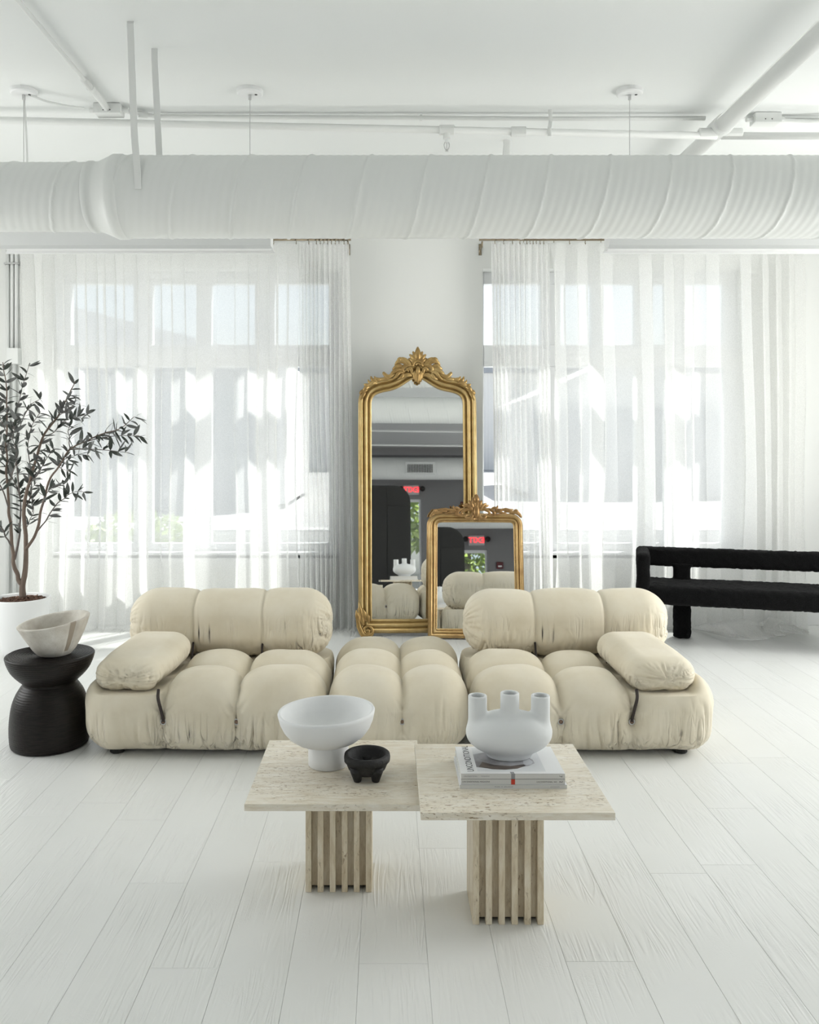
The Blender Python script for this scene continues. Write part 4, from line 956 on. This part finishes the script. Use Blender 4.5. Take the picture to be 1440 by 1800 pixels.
M['leaf'] = mat('olive_leaf', (.045, .055, .045), .55); M['leaf2'] = mat('olive_leaf_underside', (.14, .145, .14), .7); M['leaf3'] = mat('fresh_olive_leaf', (.06, .075, .02), .5)
M['leafmix'] = mat('olive_leaf_mixed', (.09, .1, .09), .6); L(M['leafmix'], ramp(M['leafmix'], noise(M['leafmix'], coords(M['leafmix']), 9, 1), [(.4, (.04, .05, .04)), (.6, (.15, .155, .15))]), BS(M['leafmix']).inputs['Base Color'])
lms = []
for b_ in (.08, .3, -.15):
    for mm in ('leaf', 'leaf', 'leaf2', 'leaf2'):
        me = leaf_mesh(b_); me.materials.append(M[mm]); me.polygons.foreach_set('use_smooth', [True]*len(me.polygons)); lms.append(me)
rg = random.Random(12); cnt = 0
rg.shuffle(leaf_sites)
LM = 296
leaf_sites = [q for q in leaf_sites if CX+F*(q[0].x+TO.x)/(q[0].y+TO.y) > -12]
sites = leaf_sites*3
extra_V = []; extra_F = []
for i, (p, d, k) in enumerate(sites):
    side = Vector((rg.gauss(0, 1), rg.gauss(0, .8), rg.gauss(.25, .8))); side = (side-d*side.dot(d)*.9).normalized()
    dirn = (d*rg.uniform(.25, .9)+side).normalized(); ln = rg.uniform(.062, .105)
    z_ = Vector((rg.gauss(0, .6), rg.gauss(0, .6), 1)); z_ = (z_-dirn*z_.dot(dirn)).normalized(); x_ = dirn.cross(z_)
    mtx = Matrix(((x_.x*ln, dirn.x*ln, z_.x*ln, p.x), (x_.y*ln, dirn.y*ln, z_.y*ln, p.y), (x_.z*ln, dirn.z*ln, z_.z*ln, p.z), (0, 0, 0, 1)))
    if i < LM: o = obj('leaf', rg.choice(lms), None, t); o.matrix_local = mtx
    else:
        me = rg.choice(lms); o_ = len(extra_V); extra_V += [mtx @ v.co for v in me.vertices]; extra_F += [tuple(j+o_ for j in q.vertices) for q in me.polygons]
lv = obj('foliage', from_arrays('foliage', extra_V, extra_F), M['leafmix'], t, True); lv['kind'] = 'stuff'
print('leaf sites', len(leaf_sites))

# ================================================================== MIRRORS
def sweep_profile(outline, prof, closed=True):
    """outline: inner edge points (u,v) counter-clockwise; prof: (outward, height) pairs -> V (u, depth, v)"""
    P = [np.array(p, float) for p in outline]; n = len(P); V = []; Fc = []; m_ = len(prof)
    for i in range(n):
        a = P[i-1]; b = P[i]; c = P[(i+1) % n]; d1 = (b-a)/np.linalg.norm(b-a); d2 = (c-b)/np.linalg.norm(c-b)
        n1 = np.array([d1[1], -d1[0]]); n2 = np.array([d2[1], -d2[0]]); nn = n1+n2; nn /= np.linalg.norm(nn); nn /= max(.5, nn.dot(n1))
        for o_, h_ in prof: q = b+nn*o_; V.append((q[0], -h_, q[1]))
    for i in range(n):
        i2 = (i+1) % n
        for k in range(m_-1): Fc.append((i*m_+k, i2*m_+k, i2*m_+k+1, i*m_+k+1))
        Fc.append((i*m_+m_-1, i2*m_+m_-1, i2*m_, i*m_))
    return from_arrays('frame', V, Fc)
class MirrorSpace:
    """turns photo pixels into the leaning mirror's own plane (u across, v up along the glass)"""
    def __init__(s, xc, y0, lean): s.xc = xc; s.y0 = y0; s.t = math.tan(lean); s.c = math.cos(lean)
    def uv(s, x, y):
        k = (y-CY)/F; z = (CAMZ-s.y0*k)/(1+s.t*k); d = s.y0+s.t*z; return ((x-CX)/F*d-s.xc, z/s.c)
LIFT = .020
def lobe(path, w0, w1, wt, lift, th=.45, n=5, seg=8):
    """carved leaf lobe: swells then tapers to a tip; path in (u,v)"""
    w0 *= 1.2; w1 *= 1.3; S = spline(path, n); N_ = len(S); P = []; R = []
    for i, q in enumerate(S):
        f = i/(N_-1); P.append((q[0], -lift-LIFT-.5*w1*math.sin(PI*f), q[1]))
        R.append(w0+(w1-w0)*math.sin(min(1, f/.45)*PI/2) if f < .45 else w1+(wt-w1)*((f-.45)/.55)**1.4)
    return tube(P, R, seg, th, (0, -1, 0))
def spiral(c, r0, r1, a0, a1, n=26): return [(c[0]+(r0+(r1-r0)*i/n)*math.cos(a0+(a1-a0)*i/n), c[1]+(r0+(r1-r0)*i/n)*math.sin(a0+(a1-a0)*i/n)) for i in range(n+1)]
def poly_glass(outline, depth, grow):
    P = [np.array(p, float) for p in outline]; c = sum(P)/len(P); bm = bmesh.new()
    f = bm.faces.new([bm.verts.new((q[0], depth, q[1])) for q in P]); r = bmesh.ops.extrude_face_region(bm, geom=[f]); bmesh.ops.translate(bm, vec=(0, .006, 0), verts=[v for v in r['geom'] if isinstance(v, bmesh.types.BMVert)])
    bmesh.ops.recalc_face_normals(bm, faces=bm.faces); return bm
# ---- tall mirror
lean = math.radians(4.7); Y0 = 6.50; xc = (735.5-CX)*Y0/F
MS = MirrorSpace(xc, Y0, lean)
big = thing('tall_gold_mirror', 'tall arched gold mirror with carved crest leaning on the wall', 'mirror', (xc, Y0, .0), (-lean, 0, math.radians(1.4)))
def z3(x, y): return MS.uv(600+x/3.2722, 590+y/3.2722)
def z6(x, y): return MS.uv(620+x/6.0, 600+y/6.0)
mid = 443
left = [(178, 1632), (178, 392), (181, 370), (192, 350), (212, 335), (245, 324), (285, 316), (325, 303), (365, 280), (405, 254), (443, 234)]
lo = [z3(*p) for p in left]; cu = z3(mid, 234)[0]; lo = [(u-cu, v) for u, v in lo]
half_ = [lo[0]]+[tuple(q) for q in spline(lo[1:], 3)]
half_ = [(-abs(u), v) for u, v in half_]; half_[-1] = (0, half_[-1][1])
outl = half_+[(-u, v) for u, v in half_[-2::-1]]      # left-bottom up over the arch to right-bottom = clockwise
outl = outl[::-1]
W_ = .100
prof = [(-.004, .004), (-.004, .018), (.000, .026), (.006, .029), (.012, .026), (.016, .016), (.0185, .012), (.021, .016), (.026, .034), (.034, .046), (.042, .049), (.050, .044), (.055, .032), (.0575, .026), (.060, .030), (.066, .048), (.076, .058), (.086, .053), (.093, .040), (.0955, .030), (.098, .030), (W_, .026), (W_, -.012), (-.004, -.012)]
obj('frame', sweep_profile(outl, prof), M['gold'], big, True)
for e in (big.children[0].data,):
    pass
obj('mirror_glass', poly_glass(outl, -.004, 0), M['mirror'], big)
obj('backing', poly_glass([(u*1.02, v) for u, v in outl], .006, 0), M['black'], big)
def G(x, y): u, v = z6(x, y); return (u-cu, v)
def sym(parent, name, paths, m):
    for s in (1, -1):
        tb = []
        for pth, w0, w1, wt, lf in paths: tb.append(lobe([(s*u, v) for u, v in pth], w0, w1, wt, lf))
        obj(name, tmesh(name, *tb), m, parent, True)
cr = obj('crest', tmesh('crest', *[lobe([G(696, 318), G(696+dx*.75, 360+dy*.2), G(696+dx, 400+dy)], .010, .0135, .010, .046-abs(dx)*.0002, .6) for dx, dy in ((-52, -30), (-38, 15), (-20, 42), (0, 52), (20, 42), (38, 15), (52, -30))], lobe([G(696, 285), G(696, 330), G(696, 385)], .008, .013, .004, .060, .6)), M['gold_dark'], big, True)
# shell: fan of lobes round the centre
C0 = (696, 262)
fan = []
for a, l in ((90, 190), (70, 150), (110, 150), (52, 140), (128, 140), (35, 118), (145, 118), (20, 75), (160, 75)):
    ar = math.radians(a); e = (C0[0]+l*math.cos(ar), C0[1]-l*math.sin(ar)); mdp = (C0[0]+l*.6*math.cos(ar+.10*(1 if a < 90 else -1 if a > 90 else 0)), C0[1]-l*.6*math.sin(ar+.10*(1 if a < 90 else -1 if a > 90 else 0)))
    fan.append(lobe([G(*C0), G(*mdp), G(*e)], .008, .0155 if a != 90 else .020, .006, .030, .55))
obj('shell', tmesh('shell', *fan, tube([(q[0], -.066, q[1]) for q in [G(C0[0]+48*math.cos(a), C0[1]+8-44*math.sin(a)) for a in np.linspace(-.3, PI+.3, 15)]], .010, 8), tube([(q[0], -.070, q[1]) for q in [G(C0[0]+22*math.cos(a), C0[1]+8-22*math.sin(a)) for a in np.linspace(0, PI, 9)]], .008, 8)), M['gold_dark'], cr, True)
# C-scrolls either side of the cartouche
def mirx(p): return p
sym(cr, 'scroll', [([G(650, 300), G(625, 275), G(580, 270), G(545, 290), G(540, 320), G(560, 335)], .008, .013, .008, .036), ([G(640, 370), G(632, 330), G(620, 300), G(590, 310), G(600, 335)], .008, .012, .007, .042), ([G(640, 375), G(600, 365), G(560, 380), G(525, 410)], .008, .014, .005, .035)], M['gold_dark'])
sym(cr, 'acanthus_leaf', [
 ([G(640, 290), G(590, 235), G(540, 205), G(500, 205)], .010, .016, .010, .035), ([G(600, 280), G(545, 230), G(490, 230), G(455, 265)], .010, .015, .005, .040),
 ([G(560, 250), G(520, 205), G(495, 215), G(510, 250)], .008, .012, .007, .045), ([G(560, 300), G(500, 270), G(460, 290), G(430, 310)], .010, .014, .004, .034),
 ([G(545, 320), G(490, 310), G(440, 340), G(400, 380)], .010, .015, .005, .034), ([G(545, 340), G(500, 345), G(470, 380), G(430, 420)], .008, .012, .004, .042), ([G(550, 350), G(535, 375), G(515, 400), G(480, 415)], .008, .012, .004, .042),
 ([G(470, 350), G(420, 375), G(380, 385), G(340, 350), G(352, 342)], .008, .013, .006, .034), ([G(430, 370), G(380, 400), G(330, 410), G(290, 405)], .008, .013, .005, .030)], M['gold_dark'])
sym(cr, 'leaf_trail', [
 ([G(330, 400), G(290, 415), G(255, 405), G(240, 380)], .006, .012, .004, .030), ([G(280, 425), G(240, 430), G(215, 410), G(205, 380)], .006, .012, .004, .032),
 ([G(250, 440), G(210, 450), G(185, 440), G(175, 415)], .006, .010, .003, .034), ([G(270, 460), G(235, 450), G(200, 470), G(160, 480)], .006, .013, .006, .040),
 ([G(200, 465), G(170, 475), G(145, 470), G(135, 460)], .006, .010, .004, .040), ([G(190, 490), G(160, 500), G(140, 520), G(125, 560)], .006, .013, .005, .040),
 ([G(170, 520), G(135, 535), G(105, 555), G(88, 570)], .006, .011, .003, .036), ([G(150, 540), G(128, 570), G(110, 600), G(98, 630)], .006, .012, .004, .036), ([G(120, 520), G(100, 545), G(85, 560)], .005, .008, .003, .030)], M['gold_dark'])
# scroll feet
def B(x, y): u, v = z3(x, y); return (u-cu, v)
def foot(s):
    c = B(155, 1690); R = abs(B(190, 1690)[0]-B(155, 1690)[0])
    sp1 = spiral(c, R*1.15, .004, math.radians(200), math.radians(200+630), 40); sp1 = [B(100, 1585), B(97, 1630), B(100, 1668)]+sp1
    tb = []
    def add(pts, rr, lift, fl=.8): tb.append(tube([(s*u, -lift, v) for u, v in pts], rr, 8, fl, (0, -1, 0)))
    add(sp1, [.010]*3+[.013-.006*i/40 for i in range(41)], .060)
    sp2 = [B(112, 1560), B(107, 1630), B(112, 1668)]+spiral(c, R*.85, R*.55, math.radians(190), math.radians(330), 14); add(sp2, [.010]*len(sp2), .066)
    tb.append(tube([(s*c[0], .01, c[1]), (s*c[0], -.05, c[1])], [R*1.2, R*.9], 20))
    for pts in ([B(140, 1640), B(120, 1600), B(112, 1560), B(105, 1525)], [B(150, 1640), B(140, 1600), B(130, 1575), B(122, 1560)], [B(120, 1650), B(100, 1620), B(95, 1590), B(92, 1570)], [B(165, 1650), B(160, 1615), B(150, 1600), B(140, 1590)], [B(135, 1660), B(128, 1640), B(118, 1610), B(100, 1560)]):
        tb.append(lobe([(s*u, v) for u, v in pts], .006, .012, .003, .040))
    obj('scroll_foot', tmesh('scroll_foot', *tb), M['gold_dark'], big, True)
foot(1); foot(-1)
LIFT = .008
# ---- small mirror
lean2 = math.radians(7.2); Y2 = 6.37; xc2 = (837.5-CX)*Y2/F
MS2 = MirrorSpace(xc2, Y2, lean2)
sml = thing('small_gold_mirror', 'smaller beaded gold mirror standing in front of the tall mirror', 'mirror', (xc2, Y2, 0), (-lean2, 0, math.radians(-1.8)))
def z8(x, y): return MS2.uv(740+x/6.665, 860+y/6.665)
cu2 = z8(650, 1000)[0]
def S8(x, y): u, v = z8(x, y); return (u-cu2, v)
hl = [S8(195, 1640), S8(195, 432), S8(199, 410), S8(212, 394), S8(235, 387), S8(300, 385), S8(650, 383)]
hl = [hl[0]]+[tuple(q) for q in spline(hl[1:6], 4)]+[hl[6]]; hl = [(-abs(u), v) for u, v in hl]; hl[-1] = (0, hl[-1][1])
out2 = (hl+[(-u, v) for u, v in hl[-2::-1]])[::-1]
vb = S8(195, 1640)[1]-S8(195, 1738)[1]; WS = .066
prof2 = [(-.003, .003), (-.003, .010), (.003, .013), (.010, .013), (.012, .020), (.017, .030), (.024, .032), (.029, .026), (.031, .020), (.033, .022), (.038, .034), (.047, .040), (.055, .036), (.060, .027), (.062, .022), (.064, .024), (WS, .020), (WS, -.010), (-.003, -.010)]
obj('frame', sweep_profile(out2, prof2), M['gold2'], sml, True)
obj('mirror_glass', poly_glass(out2, -.003, 0), M['mirror'], sml); obj('backing', poly_glass([(u*1.02, v) for u, v in out2], .005, 0), M['black'], sml)
# beads along the inner edge
bd = bmesh.new(); acc = 0; prev = None
for i in range(len(out2)+1):
    q = np.array(out2[i % len(out2)])
    if prev is not None:
        l = np.linalg.norm(q-prev); pos = (.0115-acc) if acc else 0.0
        while pos < l:
            c = prev+(q-prev)*(pos/l); dd = (q-prev)/l; nn = np.array([dd[1], -dd[0]]); c = c+nn*.0055
            bmesh.ops.create_icosphere(bd, subdivisions=1, radius=.0048, matrix=Matrix.Translation((c[0], -.016, c[1]))); pos += .0115
        acc = l-(pos-.0115)
    prev = q
be = obj('beading', bd, M['gold2'], sml, True); be['kind'] = 'stuff'
cr2 = obj('crest', tmesh('crest', lobe([S8(650, 345), S8(650, 300), S8(650, 230), S8(650, 150)], .012, .020, .010, .032, .5), lobe([S8(650, 180), S8(650, 120), S8(650, 68)], .010, .018, .010, .036, .6), tube([(0, -.045, S8(650, 275)[1]), (0, -.055, S8(650, 275)[1])], [.010, .006], 10)), M['gold2_dark'], sml, True)
sym(cr2, 'palmette_leaf', [
 ([S8(640, 240), S8(625, 180), S8(615, 130), S8(605, 95)], .006, .013, .005, .034), ([S8(635, 260), S8(600, 200), S8(580, 160), S8(562, 135)], .006, .013, .005, .034),
 ([S8(630, 280), S8(590, 230), S8(550, 190), S8(510, 170)], .006, .013, .005, .032), ([S8(600, 235), S8(555, 205), S8(515, 200), S8(485, 190)], .006, .011, .004, .030)], M['gold2_dark'])
sym(cr2, 'scroll', [
 ([S8(620, 215), S8(612, 270), S8(600, 320), S8(570, 345), S8(535, 335), S8(530, 310), S8(550, 305)], .005, .011, .006, .036), ([S8(605, 240), S8(570, 240), S8(530, 240), S8(490, 262), S8(480, 285), S8(500, 295)], .005, .010, .006, .032),
 ([S8(640, 340), S8(620, 350), S8(590, 352), S8(560, 350)], .006, .010, .005, .036), ([S8(520, 230), S8(470, 240), S8(435, 265), S8(425, 295), S8(450, 310), S8(490, 305)], .005, .010, .005, .030)], M['gold2_dark'])
sym(cr2, 'leaf_trail', [
 ([S8(470, 250), S8(430, 225), S8(395, 225), S8(380, 195)], .005, .010, .004, .028), ([S8(440, 270), S8(390, 250), S8(340, 245), S8(290, 225)], .005, .010, .004, .028), ([S8(440, 285), S8(380, 265), S8(330, 280), S8(280, 285)], .005, .009, .004, .028),
 ([S8(350, 250), S8(300, 240), S8(250, 245), S8(200, 240)], .005, .010, .004, .028), ([S8(310, 265), S8(260, 260), S8(210, 268), S8(165, 265)], .005, .009, .003, .030), ([S8(250, 280), S8(200, 275), S8(150, 280), S8(115, 310)], .005, .010, .005, .030),
 ([S8(200, 255), S8(170, 250), S8(150, 270), S8(120, 290)], .004, .008, .003, .032), ([S8(490, 290), S8(450, 300), S8(400, 300), S8(340, 295)], .005, .008, .004, .028), ([S8(170, 290), S8(140, 295), S8(118, 320), S8(110, 335)], .005, .009, .004, .030)], M['gold2_dark'])
